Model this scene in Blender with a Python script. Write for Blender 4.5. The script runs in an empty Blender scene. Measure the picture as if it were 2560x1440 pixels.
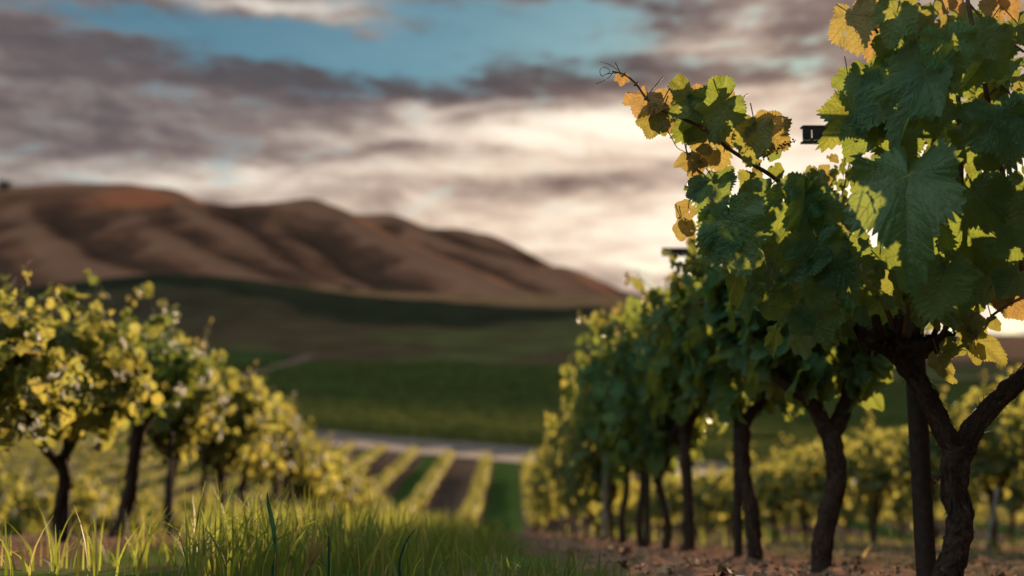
import bpy, math, random
import numpy as np
from mathutils import Vector, Matrix

R = math.radians
SC = bpy.context.scene
COL = SC.collection
rng = np.random.default_rng(7)

# ------------------------------------------------------------------ camera
F = 2489.0                       # focal length in photograph pixels (2560 wide)
PITCH = math.atan(170.0 / F)
cam_d = bpy.data.cameras.new('camera')
cam = bpy.data.objects.new('camera', cam_d)
COL.objects.link(cam)
cam.location = (0, 0, 0)
cam.rotation_euler = (math.pi / 2 + PITCH, 0, 0)
cam_d.sensor_width = 36.0
cam_d.lens = F / 2560 * 36.0
cam_d.clip_start = 0.05
cam_d.clip_end = 20000
cam_d.dof.use_dof = True
cam_d.dof.focus_distance = 2.25
cam_d.dof.aperture_fstop = 1.6
cam_d.dof.aperture_blades = 0
SC.camera = cam

# ------------------------------------------------------------------ render look
SC.view_settings.view_transform = 'Standard'
SC.view_settings.look = 'None'
SC.view_settings.exposure = 1.17
SC.view_settings.gamma = 1.0
SC.cycles.use_denoising = True
SC.cycles.max_bounces = 8
SC.cycles.transmission_bounces = 4
SC.cycles.diffuse_bounces = 4
SC.cycles.sample_clamp_indirect = 6.0
SC.cycles.caustics_reflective = False
SC.cycles.caustics_refractive = False

SUN_AZ, SUN_EL = R(21.0), R(9.5)      # to the right of the view axis (+Y), above the horizon


def pix_dir(u, v):
    a, b = (u - 1280) / F, (720 - v) / F
    c, s = math.cos(PITCH), math.sin(PITCH)
    return np.array([a, c - b * s, s + b * c])


def P(u, v, Y):
    """a photograph pixel at world distance Y in front of the camera -> a point"""
    d = pix_dir(u, v)
    return d * (Y / d[1])


def azel(u, v):
    d = pix_dir(u, v)
    return math.atan2(d[0], d[1]), math.atan2(d[2], math.hypot(d[0], d[1]))


# ------------------------------------------------------------------ node helper
class NT:
    def __init__(self, tree):
        self.t = tree
        self.n, self.l = tree.nodes, tree.links

    def new(self, typ, **kw):
        nd = self.n.new(typ)
        for k, val in kw.items():
            setattr(nd, k, val)
        return nd

    def put(self, sock, x):
        if hasattr(x, 'is_output'):
            self.l.new(x, sock)
        else:
            sock.default_value = x

    def math(self, op, a, b=0.0, c=None, clamp=False):
        nd = self.new('ShaderNodeMath', operation=op, use_clamp=clamp)
        self.put(nd.inputs[0], a)
        self.put(nd.inputs[1], b)
        if c is not None:
            self.put(nd.inputs[2], c)
        return nd.outputs[0]

    def vmath(self, op, a, b=None, out=0):
        nd = self.new('ShaderNodeVectorMath', operation=op)
        self.put(nd.inputs[0], a)
        if b is not None:
            self.put(nd.inputs[1], b)
        return nd.outputs['Value'] if op in ('DOT_PRODUCT', 'LENGTH', 'DISTANCE') else nd.outputs[0]

    def mix(self, f, a, b, blend='MIX'):
        nd = self.new('ShaderNodeMix', data_type='RGBA', blend_type=blend)
        self.put(nd.inputs[0], f)
        self.put(nd.inputs[6], a if hasattr(a, 'is_output') else (*a, 1))
        self.put(nd.inputs[7], b if hasattr(b, 'is_output') else (*b, 1))
        return nd.outputs[2]

    def sstep(self, x, lo, hi):
        nd = self.new('ShaderNodeMapRange', interpolation_type='SMOOTHSTEP')
        self.put(nd.inputs[0], x)
        self.put(nd.inputs[1], lo)
        self.put(nd.inputs[2], hi)
        return nd.outputs[0]

    def noise(self, vec, scale, detail=4, rough=0.55, dist=0.0, out='Fac'):
        nd = self.new('ShaderNodeTexNoise')
        self.put(nd.inputs['Vector'], vec)
        nd.inputs['Scale'].default_value = scale
        nd.inputs['Detail'].default_value = detail
        nd.inputs['Roughness'].default_value = rough
        nd.inputs['Distortion'].default_value = dist
        return nd.outputs[out]

    def xyz(self, x, y, z=0.0):
        nd = self.new('ShaderNodeCombineXYZ')
        self.put(nd.inputs[0], x)
        self.put(nd.inputs[1], y)
        self.put(nd.inputs[2], z)
        return nd.outputs[0]


# ------------------------------------------------------------------ world: sky texture seen between layers of cloud
world = bpy.data.worlds.new('World')
SC.world = world
world.use_nodes = True
g = NT(world.node_tree)
g.n.clear()
sky = g.new('ShaderNodeTexSky', sky_type='NISHITA', sun_disc=False)
sky.sun_elevation = SUN_EL
sky.sun_rotation = SUN_AZ
sky.air_density, sky.dust_density, sky.ozone_density = 1.0, 0.6, 2.5
tc = g.new('ShaderNodeTexCoord')
sep = g.new('ShaderNodeSeparateXYZ')
g.l.new(tc.outputs['Generated'], sep.inputs[0])
AZ = g.math('ARCTAN2', sep.outputs[0], sep.outputs[1])
EL = g.math('ARCSINE', sep.outputs[2])
ae = g.xyz(AZ, EL)
w1 = g.noise(g.xyz(g.math('MULTIPLY', AZ, 5.0), g.math('MULTIPLY', EL, 14.0), 3.1), 1.0, 5, 0.6, out='Color')
warp = g.vmath('MULTIPLY', g.vmath('SUBTRACT', w1, (0.5, 0.5, 0.5)), (0.16, 0.075, 0.0))
aew = g.vmath('ADD', ae, warp)


def blobs(lst):
    tot = None
    for (u, v, ru, rv, amp) in lst:
        a0, e0 = azel(u, v)
        sx, sy = ru / F, rv / F
        d = g.vmath('MULTIPLY', g.vmath('SUBTRACT', aew, (a0, e0, 0)), (1 / sx, 1 / sy, 0))
        e = g.math('POWER', math.e, g.math('MULTIPLY', g.vmath('DOT_PRODUCT', d, d), -1.0))
        tot = g.math('MULTIPLY_ADD', e, amp, tot if tot is not None else 0.0)
    return tot


streak = g.noise(g.xyz(g.math('MULTIPLY_ADD', EL, 3.0, g.math('MULTIPLY', AZ, 7.0)), g.math('MULTIPLY', EL, 34.0), 0.7), 1.0, 9, 0.62, 0.5)
puff = g.noise(g.xyz(g.math('MULTIPLY', AZ, 19.0), g.math('MULTIPLY', EL, 52.0), 8.2), 1.0, 8, 0.62, 0.3)
# holes of blue between the clouds
hole = blobs([(380, 45, 330, 55, .9), (900, 120, 480, 62, 1.25), (1180, 50, 330, 60, .9), (640, 75, 160, 40, .5),
              (1480, 60, 200, 70, .7), (1950, 80, 150, 90, .35), (60, 20, 160, 30, .4),
              (700, 25, 260, 34, -1.0), (820, 62, 110, 22, -.5), (560, 60, 120, 20, -.35), (1320, 30, 120, 16, -.4), (1000, 50, 120, 40, -.25)])
hole = g.math('ADD', hole, g.math('MULTIPLY', g.math('SUBTRACT', streak, 0.5), 1.5))
hole = g.math('ADD', hole, g.math('MULTIPLY', g.math('SUBTRACT', puff, 0.5), 2.8))
HOLE = g.math('MULTIPLY', g.sstep(hole, 0.05, 1.15), 0.88)
# thin bright cloud lit by the low sun
lit = blobs([(1110, 270, 130, 34, .85), (900, 345, 300, 36, .45), (1250, 345, 330, 36, .75), (1500, 300, 300, 40, .75),
             (1150, 435, 330, 34, .55), (1430, 400, 260, 40, .5), (1830, 230, 170, 36, .5), (1650, 330, 320, 70, .6),
             (1750, 560, 340, 150, .7), (2150, 470, 420, 260, .9), (2430, 700, 420, 210, 1.1), (1900, 40, 70, 60, .6),
             (1650, 20, 110, 40, -.2), (1500, 540, 260, 36, .3), (1150, 560, 300, 40, .2), (2480, 330, 200, 200, .5), (1400, 620, 260, 60, .35), (300, 455, 700, 40, .4), (600, 420, 500, 50, .3), (1000, 600, 600, 90, .45), (1300, 680, 400, 70, .4),
             (1760, 110, 120, 20, .5), (640, 12, 170, 18, .75), (860, 60, 60, 16, .4), (700, 430, 200, 20, .3), (850, 480, 500, 40, .34),
             (1000, 190, 560, 44, -.55), (560, 170, 560, 60, -.45), (1520, 180, 200, 50, -.55), (1250, 285, 150, 22, -.3), (200, 260, 420, 70, -.2),
             (560, 385, 300, 32, -.35), (100, 390, 300, 40, -.25), (1560, 470, 220, 22, -.3), (1250, 480, 260, 18, -.28), (2030, 150, 200, 40, -.25)])
lit = g.math('ADD', g.math('MULTIPLY', lit, 0.57), g.math('MULTIPLY', g.math('SUBTRACT', streak, 0.5), 1.15))
lit = g.math('ADD', lit, g.math('MULTIPLY', g.math('SUBTRACT', puff, 0.5), 0.75))
LIT = g.sstep(lit, -0.60, 1.02)
ramp = g.new('ShaderNodeValToRGB')
g.l.new(LIT, ramp.inputs[0])
cr = ramp.color_ramp
cr.elements[0].position, cr.elements[0].color = 0.0, (0.080, 0.064, 0.064, 1)
cr.elements[1].position, cr.elements[1].color = 1.0, (0.88, 0.77, 0.63, 1)
for p_, c_ in ((0.16, (0.125, 0.089, 0.083)), (0.34, (0.215, 0.155, 0.132)), (0.55, (0.37, 0.285, 0.232)), (0.78, (0.62, 0.50, 0.40))):
    e_ = cr.elements.new(p_)
    e_.color = (*c_, 1)
TINT = g.sstep(g.math('SUBTRACT', EL, g.math('MULTIPLY', AZ, 0.35)), 0.16, 0.36)
cloud = g.mix(1.0, ramp.outputs[0], g.mix(TINT, (1.03, 1.0, .97), (.88, 1.0, 1.10)), 'MULTIPLY')
sky_col = g.mix(1.0, sky.outputs[0], (0.040, 0.062, 0.058), 'MULTIPLY')
col = g.mix(HOLE, cloud, sky_col)
# out-of-view sky is dim, plus an added bright lobe as fill for shaded leaves
AWAY = g.math('MAXIMUM', g.sstep(EL, R(22), R(42)), g.sstep(g.math('ABSOLUTE', AZ), R(48), R(85)))
LB = g.sstep(g.vmath('DOT_PRODUCT', tc.outputs['Generated'], tuple(Vector((-.50, -.36, .78)).normalized())), 0.60, 0.97)
away_c = g.mix(LB, (0.026, 0.035, 0.036), (1.10, 1.22, 1.19))
col = g.mix(AWAY, col, away_c)
bg = g.new('ShaderNodeBackground')
g.l.new(col, bg.inputs[0])
bg.inputs[1].default_value = 0.63
wo = g.new('ShaderNodeOutputWorld')
g.l.new(bg.outputs[0], wo.inputs[0])

# ------------------------------------------------------------------ sun
sd = bpy.data.lights.new('sun', 'SUN')
sun = bpy.data.objects.new('sun', sd)
COL.objects.link(sun)
sd.energy = 5.0
sd.angle = R(0.6)
sd.color = (1.0, 0.69, 0.43)
sdir = Vector((math.sin(SUN_AZ) * math.cos(SUN_EL), math.cos(SUN_AZ) * math.cos(SUN_EL), math.sin(SUN_EL)))
sun.rotation_euler = sdir.to_track_quat('Z', 'Y').to_euler()


# ------------------------------------------------------------------ small tools
def tag(o, label=None, cat=None, group=None, kind=None):
    if label:
        o['label'] = label
    if cat:
        o['category'] = cat
    if group:
        o['group'] = group
    if kind:
        o['kind'] = kind
    return o


def empty(name, loc=(0, 0, 0), rz=0.0):
    o = bpy.data.objects.new(name, None)
    COL.objects.link(o)
    o.location = loc
    o.rotation_euler = (0, 0, rz)
    o.empty_display_size = 0.1
    return o


def link_mesh(name, me, parent=None):
    o = bpy.data.objects.new(name, me)
    COL.objects.link(o)
    if parent is not None:
        o.parent = parent
    return o


class MB:
    """collects vertices, faces, uv and two per-vertex numbers, then makes ONE mesh"""

    def __init__(self):
        self.v, self.f, self.uv, self.a, self.b, self.n = [], [], [], [], [], 0

    def add(self, v, f, uv=None, a=0.0, b=0.0):
        v = np.asarray(v, float)
        m = len(v)
        self.v.append(v)
        self.uv.append(np.zeros((m, 2)) if uv is None else np.asarray(uv, float))
        self.a.append(np.full(m, a) if np.isscalar(a) else np.asarray(a, float))
        self.b.append(np.full(m, b) if np.isscalar(b) else np.asarray(b, float))
        self.f.append([np.asarray(x) + self.n for x in f] if isinstance(f, list) else [np.asarray(f) + self.n])
        self.n += m

    def mesh(self, name, mat, smooth=True):
        V = np.concatenate(self.v)
        UV = np.concatenate(self.uv)
        A, B = np.concatenate(self.a), np.concatenate(self.b)
        loops, tot = [], []
        for fl in self.f:
            for arr in fl:
                if arr.size == 0:
                    continue
                loops.append(arr.ravel())
                tot.append(np.full(len(arr), arr.shape[1]))
        loops = np.concatenate(loops).astype(np.int32)
        tot = np.concatenate(tot).astype(np.int32)
        start = np.concatenate([[0], np.cumsum(tot)[:-1]]).astype(np.int32)
        me = bpy.data.meshes.new(name)
        me.vertices.add(len(V))
        me.vertices.foreach_set('co', V.astype(np.float32).ravel())
        me.loops.add(len(loops))
        me.loops.foreach_set('vertex_index', loops)
        me.polygons.add(len(tot))
        me.polygons.foreach_set('loop_start', start)
        me.polygons.foreach_set('loop_total', tot)
        me.polygons.foreach_set('use_smooth', np.full(len(tot), smooth))
        uvl = me.uv_layers.new(name='UVMap')
        uvl.data.foreach_set('uv', UV[loops].astype(np.float32).ravel())
        for nm, arr in (('rnd', A), ('aux', B)):
            at = me.attributes.new(nm, 'FLOAT', 'POINT')
            at.data.foreach_set('value', arr.astype(np.float32))
        me.update(calc_edges=True)
        me.validate()
        if mat:
            me.materials.append(mat)
        return me

    def build(self, name, mat, parent=None, smooth=True):
        return link_mesh(name, self.mesh(name, mat, smooth), parent)


def hash2(ix, iy, s):
    h = (ix * 374761393 + iy * 668265263 + s * 974634777) & 0xffffffff
    h = ((h ^ (h >> 13)) * 1274126177) & 0xffffffff
    return ((h ^ (h >> 16)) & 0xffff) / 65535.0


def vnoise(x, y, s=0):
    x, y = np.asarray(x, float), np.asarray(y, float)
    ix, iy = np.floor(x).astype(np.int64), np.floor(y).astype(np.int64)
    fx, fy = x - ix, y - iy
    fx, fy = fx * fx * fx * (fx * (fx * 6 - 15) + 10), fy * fy * fy * (fy * (fy * 6 - 15) + 10)
    a = hash2(ix, iy, s) * (1 - fx) + hash2(ix + 1, iy, s) * fx
    b = hash2(ix, iy + 1, s) * (1 - fx) + hash2(ix + 1, iy + 1, s) * fx
    return a * (1 - fy) + b * fy - 0.5


def fbm(x, y, s=0, o=4):
    t, a, k = 0.0, 1.0, 1.0
    for i in range(o):
        t = t + a * vnoise(x * k + 17.3 * i, y * k - 9.1 * i, s + i)
        a *= 0.5
        k *= 2.03
    return t


def sst(x, a, b):
    t = np.clip((np.asarray(x, float) - a) / (b - a), 0, 1)
    return t * t * (3 - 2 * t)


# ------------------------------------------------------------------ terrain
_yy = np.linspace(-60, 1000, 10601)


def _prof(ys, zs, w):
    z = np.interp(_yy, ys, zs)
    k = np.hanning(w * 2 + 1)
    zz = np.convolve(np.pad(z, w, mode='edge'), k / k.sum(), mode='valid')
    return zz


_near = _prof([-60, -25, -10, 0, 10, 20, 30, 37, 44, 56, 95, 160, 1000], [3.5, 3.2, 1.4, -.2, -1.8, -3.55, -5.55, -6.85, -7.35, -7.5, -7.5, -7.5, -7.5], 40)
_left = _prof([-60, 95, 160, 220, 300, 450, 600, 800, 1000], [0, 0, .4, 1.7, 4.6, 20., 39., 57.5, 64.], 300)
_right = _prof([-60, 95, 160, 220, 300, 450, 600, 750, 1000], [0, 0, .4, 1.7, 4.0, 13, 20.8, 20., 10.], 300)


def ground_z(x, y):
    x, y = np.asarray(x, float), np.asarray(y, float)
    yc = np.clip(y, -60, 1000)
    u = 1280 + F * x / np.maximum(y, 30.0)
    z = np.interp(yc, _yy, _near)
    k = sst(u, 1450, 2150)
    z = z + np.interp(yc, _yy, _left) * (1 - k) + np.interp(yc, _yy, _right) * k
    z = z + 17 * np.exp(-((u - 430) / 380) ** 2 - ((y - 690) / 170) ** 2)
    near = 1 - sst(y, 14, 40)
    z = z - 0.022 * np.clip(x - 1.1, -3.6, 12) * near - 0.20 * np.clip(-x - 3.0, 0, 8) * near
    z = z + fbm(x / 1.9, y / 1.9, 3, 3) * 0.05 * near
    return z


def row_x(x0, y):
    return x0 - 0.055 * y + (0.013 * np.maximum(np.asarray(y) - 5.0, 0) if x0 > 0 else 0.0)


ROW_R, ROW_L = 1.2375, -1.96


def fine_z(x, y):
    """clods and crumbs of the soil close to the camera"""
    k = 1 - sst(np.hypot(x, y), 6, 14)
    soil = np.maximum(sst(x - row_x(ROW_R, y), -0.95, -0.7), 0.25)
    return k * soil * (fbm(x * 7, y * 7, 11, 4) * 0.05 + np.maximum(fbm(x * 16, y * 16, 23, 2), 0) * 0.035)


def attr_color(nt, name):
    nd = nt.new('ShaderNodeAttribute', attribute_name=name)
    return nd


def new_mat(name):
    m = bpy.data.materials.new(name)
    m.use_nodes = True
    nt = NT(m.node_tree)
    nt.n.clear()
    out = nt.new('ShaderNodeOutputMaterial')
    return m, nt, out


def principled(nt, col, rough=0.9, spec=0.2, normal=None):
    b = nt.new('ShaderNodeBsdfPrincipled')
    nt.put(b.inputs['Base Color'], col if hasattr(col, 'is_output') else (*col, 1))
    nt.put(b.inputs['Roughness'], rough)
    nt.put(b.inputs['Specular IOR Level'], spec)
    if normal is not None:
        nt.l.new(normal, b.inputs['Normal'])
    return b


def bump(nt, h, strength=0.5, dist=0.02):
    b = nt.new('ShaderNodeBump')
    nt.put(b.inputs['Height'], h)
    b.inputs['Strength'].default_value = strength
    b.inputs['Distance'].default_value = dist
    return b.outputs[0]


def mat_ground():
    m, nt, out = new_mat('land cover')
    c = nt.new('ShaderNodeAttribute', attribute_name='cover').outputs['Color']
    geo = nt.new('ShaderNodeNewGeometry').outputs['Position']
    n1 = nt.noise(geo, 0.9, 8, 0.62)
    n2 = nt.noise(geo, 28.0, 6, 0.65)
    n3 = nt.noise(geo, 0.05, 6, 0.6)
    k = nt.math('MULTIPLY_ADD', n1, 0.9, 0.55)
    k = nt.math('MULTIPLY', k, nt.math('MULTIPLY_ADD', n2, 1.1, 0.45))
    k = nt.math('MULTIPLY', k, nt.math('MULTIPLY_ADD', n3, 1.7, 0.15))
    cc = nt.mix(1.0, c, nt.xyz(k, k, k), 'MULTIPLY')
    b = principled(nt, cc, 1.0, 0.0, bump(nt, n2, 0.6, 0.02))
    nt.l.new(b.outputs[0], out.inputs[0])
    return m


def mat_simple(name, c1, c2, scale, rough=0.9, spec=0.15, bs=0.5, bd=0.02, detail=6):
    m, nt, out = new_mat(name)
    geo = nt.new('ShaderNodeTexCoord').outputs['Object']
    n = nt.noise(geo, scale, detail, 0.6)
    c = nt.mix(nt.sstep(n, 0.3, 0.7), c1, c2)
    b = principled(nt, c, rough, spec, bump(nt, n, bs, bd))
    nt.l.new(b.outputs[0], out.inputs[0])
    return m


def road_y(x):
    return 74.5 - 0.86 * (x - 3.0)


def cover_color(x, y):
    n = len(x)
    C = np.empty((n, 3))
    soil = np.array([.17, .105, .080])
    grass = np.array([.07, .105, .028])
    C[:] = soil
    # the lanes between the slope's rows: grass in the lane the camera stands in, soil beside the right row
    lane = (x - row_x(ROW_R, y)) / 3.2
    fr = lane - np.floor(lane)
    kk = np.floor(lane)
    gr = sst(np.abs(fr - .45), .36, .26) * np.where(np.abs(kk + 1) < .5, 1, .55)
    gr = gr * np.clip(.8 + fbm(x * 1.3, y * 1.3, 5, 3) * 1.2, 0, 1)
    near = 1 - sst(y, 30, 38)
    C = C * (1 - (gr * near)[:, None]) + grass * (gr * near)[:, None]
    # valley floor under the lower rows: alternate bare and green strips
    val = sst(y, 30, 38) * (1 - sst(y - road_y(x), 2, 5))
    st = (x - 0.9) / 2.6
    odd = np.mod(np.floor(st), 2)
    vg = np.where(odd == 1, 1.0, 0.12)
    fs = st - np.floor(st)
    vg = vg * sst(np.abs(fs - .5), .40, .28)
    vcol = np.array([.080, .055, .052]) * (1 - vg[:, None]) + np.array([.036, .070, .020]) * vg[:, None]
    C = C * (1 - val[:, None]) + vcol * val[:, None]
    u = 1280 + F * x / np.maximum(y, 20)
    zz = ground_z(x, y)
    v = 890 - F * zz / np.maximum(y, 20)
    w = fbm(u / 220, y / 90, 31, 3)

    def lay(mask, c):
        nonlocal C
        C = C * (1 - mask[:, None]) + np.array(c) * mask[:, None]
    far = sst(y - road_y(x), 4, 7)
    lay(far, (.030, .050, .020))                                       # crop field beyond the road
    # a farm track and a brown pasture above it
    lay(sst(y + w * 14 - np.interp(u, [600, 690, 760], [52, 48, 0]), 285, 300), (.050, .042, .028))
    lay(sst(fbm(u / 300, y / 40, 41, 3), .05, .3) * sst(y, 300, 320), (.055, .065, .030))
    lay(sst(y - (np.interp(u, [-600, 300, 620, 760, 900, 1200, 1540, 3000], [640, 575, 545, 490, 455, 450, 500, 700]) + w * 40), 0, 22), (.019, .024, .016))  # vineyard band in shade, the shade painted as dark green
    lay(sst(y - (np.interp(u, [-600, 100, 300, 600, 900, 1200, 1560, 2000, 3000], [640, 690, 735, 720, 640, 590, 545, 520, 500]) + w * 40), 0, 26), (.15, .10, .062))
    lay(sst(u, 1700, 2100) * sst(y + w * 20, 330, 350), (.14, .085, .06))
    return C


def make_ground():
    th = np.concatenate([np.linspace(-180, -45, 46)[:-1], np.linspace(-45, 45, 421), np.linspace(45, 180, 46)[1:]])
    rr = np.concatenate([[0.25], np.geomspace(0.5, 14, 210), np.geomspace(14.4, 130, 150), np.geomspace(132, 1000, 150), np.geomspace(1050, 9000, 24)])
    T, Rr = np.meshgrid(R(1) * th, rr)
    X, Y = Rr * np.sin(T), Rr * np.cos(T)
    x, y = X.ravel(), Y.ravel()
    z = ground_z(x, y) + fine_z(x, y)
    z = z - sst(np.hypot(x, y), 1000, 9000) * 60
    nr, nt_ = len(rr), len(th)
    i = np.arange(nr - 1)[:, None] * nt_ + np.arange(nt_ - 1)[None, :]
    f = np.stack([i, i + 1, i + nt_ + 1, i + nt_], -1).reshape(-1, 4)
    mb = MB()
    mb.add(np.stack([x, y, z], 1), f[:, ::-1])
    o = mb.build('ground', mat_ground())
    cc = cover_color(x, y)
    at = o.data.color_attributes.new('cover', 'FLOAT_COLOR', 'POINT')
    at.data.foreach_set('color', np.concatenate([cc, np.ones((len(cc), 1))], 1).astype(np.float32).ravel())
    tag(o, kind='structure')


make_ground()

M_ROAD = mat_simple('pale dirt', (.13, .105, .10), (.20, .165, .155), 0.7, 0.95)


def strip(name, pts, width, dz, mat):
    """a sheet laid on the terrain along a polyline"""
    pts = np.array(pts, float)
    d = np.concatenate([[0], np.cumsum(np.hypot(*np.diff(pts, axis=0).T))])
    s = np.linspace(0, d[-1], int(d[-1] / 1.0) + 2)
    px, py = np.interp(s, d, pts[:, 0]), np.interp(s, d, pts[:, 1])
    tx, ty = np.gradient(px), np.gradient(py)
    ln = np.hypot(tx, ty)
    nx, ny = -ty / ln, tx / ln
    m = 9
    ww = np.linspace(-.5, .5, m)
    wig = width * (1 + 0.12 * fbm(s / 6, s * 0, 3, 2))
    X = px[:, None] + nx[:, None] * ww * wig[:, None]
    Y = py[:, None] + ny[:, None] * ww * wig[:, None]
    Z = ground_z(X, Y) + dz
    V = np.stack([X, Y, Z], -1).reshape(-1, 3)
    n = len(s)
    i = np.arange(n - 1)[:, None] * m + np.arange(m - 1)[None]
    f = np.stack([i, i + m, i + m + 1, i + 1], -1).reshape(-1, 4)
    mb = MB()
    mb.add(V, f)
    return tag(mb.build(name, mat), kind='structure')


strip('road', [(x_, road_y(x_) - 0.5) for x_ in np.linspace(-75, 70, 60)], 9.5, 0.10, M_ROAD)
M_TRACK = mat_simple('dark dirt', (.075, .06, .055), (.12, .095, .085), 0.5, 1.0, 0.0)
TRACK = [(-52, 178), (-58, 200), (-63, 225), (-66, 260), (-67, 300), (-66, 330)]
strip('track', TRACK, 5.0, 0.25, M_TRACK)
strip('path', [(60, 262), (95, 238), (135, 232), (200, 238)], 12.0, 0.25, M_TRACK)


# ------------------------------------------------------------------ hills
def make_hills():
    RID = [  # crest and spurs as (u, v, distance)
        [(-900, 640, 1250), (-400, 520, 1280), (-120, 480, 1300), (0, 474, 1300), (180, 459, 1310), (330, 463, 1300), (420, 472, 1290), (485, 508, 1270)],
        [(420, 474, 1290), (520, 540, 1150), (610, 600, 1040), (700, 655, 950), (790, 700, 880), (850, 724, 820)],
        [(330, 463, 1300), (370, 540, 1150), (450, 600, 1020), (560, 655, 920), (680, 700, 840)],
        [(60, 470, 1310), (90, 560, 1120), (200, 640, 960), (350, 690, 860)],
        [(-300, 505, 1280), (-250, 600, 1100), (-120, 680, 900)],
        [(470, 498, 1400), (560, 512, 1420), (640, 516, 1420), (700, 503, 1400), (770, 494, 1370), (815, 510, 1340), (860, 545, 1300), (950, 588, 1180), (1080, 640, 1050), (1220, 695, 930), (1340, 732, 850)],
        [(640, 506, 1420), (700, 580, 1200), (790, 650, 1020), (880, 705, 900)],
        [(840, 556, 1750), (900, 534, 1730), (960, 533, 1700), (1010, 556, 1680), (1080, 570, 1660), (1150, 570, 1640), (1195, 580, 1620), (1240, 618, 1580), (1290, 652, 1540), (1340, 660, 1520), (1400, 668, 1500), (1470, 696, 1450), (1560, 728, 1400), (1640, 752, 1350), (1800, 790, 1300), (2100, 845, 1200)],
        [(1010, 550, 1680), (1080, 595, 1500), (1200, 632, 1360), (1320, 664, 1250), (1430, 712, 1100)],
        [(1400, 668, 1500), (1440, 700, 1300), (1530, 740, 1100), (1620, 762, 980)],
    ]
    xs = np.arange(-1150, 1000, 7.0)
    ys = np.arange(720, 2050, 8.0)
    X, Y = np.meshgrid(xs, ys)
    x, y = X.ravel(), Y.ravel()
    wx = x + fbm(x / 110, y / 110, 51, 2) * 12
    wy = y + fbm(x / 110, y / 110, 61, 2) * 12
    acc = np.zeros_like(x)
    K = 0.45
    for ln in RID:
        pts = np.array([P(*q) for q in ln])
        h = np.full_like(x, -1e9)
        for a, b in zip(pts[:-1], pts[1:]):
            d = b[:2] - a[:2]
            t = np.clip(((wx - a[0]) * d[0] + (wy - a[1]) * d[1]) / (d @ d), 0, 1)
            dist = np.hypot(wx - a[0] - d[0] * t, wy - a[1] - d[1] * t)
            h = np.maximum(h, a[2] + (b[2] - a[2]) * t - 0.56 * (np.sqrt(dist ** 2 + 24 ** 2) - 24))
        acc = acc + np.exp(np.clip(h * K, -300, 300))
    z = np.log(acc + 1e-200) / K
    z = z + fbm(x / 90, y / 90, 71, 3) * 3.0
    z = np.maximum(z, -30)
    zz = z.reshape(len(ys), len(xs))
    for _ in range(3):
        zp = np.pad(zz, 1, mode='edge')
        zz = (zp[1:-1, 1:-1] * 2 + zp[:-2, 1:-1] + zp[2:, 1:-1] + zp[1:-1, :-2] + zp[1:-1, 2:]) / 6
    z = zz.ravel()
    n = len(xs)
    i = np.arange(len(ys) - 1)[:, None] * n + np.arange(n - 1)[None]
    f = np.stack([i, i + 1, i + n + 1, i + n], -1).reshape(-1, 4)
    mb = MB()
    # relief light painted in: gullies darkened as if shaded, spurs lightened as if lit
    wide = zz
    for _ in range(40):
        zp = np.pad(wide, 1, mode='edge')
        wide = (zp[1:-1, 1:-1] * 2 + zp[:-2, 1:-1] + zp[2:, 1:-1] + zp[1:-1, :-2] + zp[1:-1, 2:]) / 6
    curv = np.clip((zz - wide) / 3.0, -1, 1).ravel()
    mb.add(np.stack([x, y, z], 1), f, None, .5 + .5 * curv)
    m, nt, out = new_mat('dry hill grass')
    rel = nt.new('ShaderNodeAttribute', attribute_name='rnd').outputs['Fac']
    geo = nt.new('ShaderNodeNewGeometry').outputs['Position']
    n1 = nt.noise(geo, 0.011, 7, 0.62, 0.6)
    n2 = nt.noise(nt.vmath('MULTIPLY', geo, (1, .5, 1)), 0.07, 6, 0.7)
    c = nt.mix(nt.sstep(n1, 0.36, 0.66), (.085, .043, .032), (.18, .088, .058))
    c = nt.mix(nt.math('MULTIPLY', nt.sstep(n2, 0.56, 0.72), .6), c, (.06, .048, .03))
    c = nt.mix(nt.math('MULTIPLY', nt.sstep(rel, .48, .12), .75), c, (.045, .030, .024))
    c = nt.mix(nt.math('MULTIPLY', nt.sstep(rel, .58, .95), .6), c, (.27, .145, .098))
    # sunlit patch below the left summit, painted in as a reddish colour
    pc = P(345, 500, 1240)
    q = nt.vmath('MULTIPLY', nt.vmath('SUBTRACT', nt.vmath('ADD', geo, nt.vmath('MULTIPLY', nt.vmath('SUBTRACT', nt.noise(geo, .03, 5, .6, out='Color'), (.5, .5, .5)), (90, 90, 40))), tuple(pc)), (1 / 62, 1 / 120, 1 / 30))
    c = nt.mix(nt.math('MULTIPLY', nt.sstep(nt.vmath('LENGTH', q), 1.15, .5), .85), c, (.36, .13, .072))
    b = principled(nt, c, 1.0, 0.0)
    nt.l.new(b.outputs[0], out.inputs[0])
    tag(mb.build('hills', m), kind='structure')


make_hills()
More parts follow.
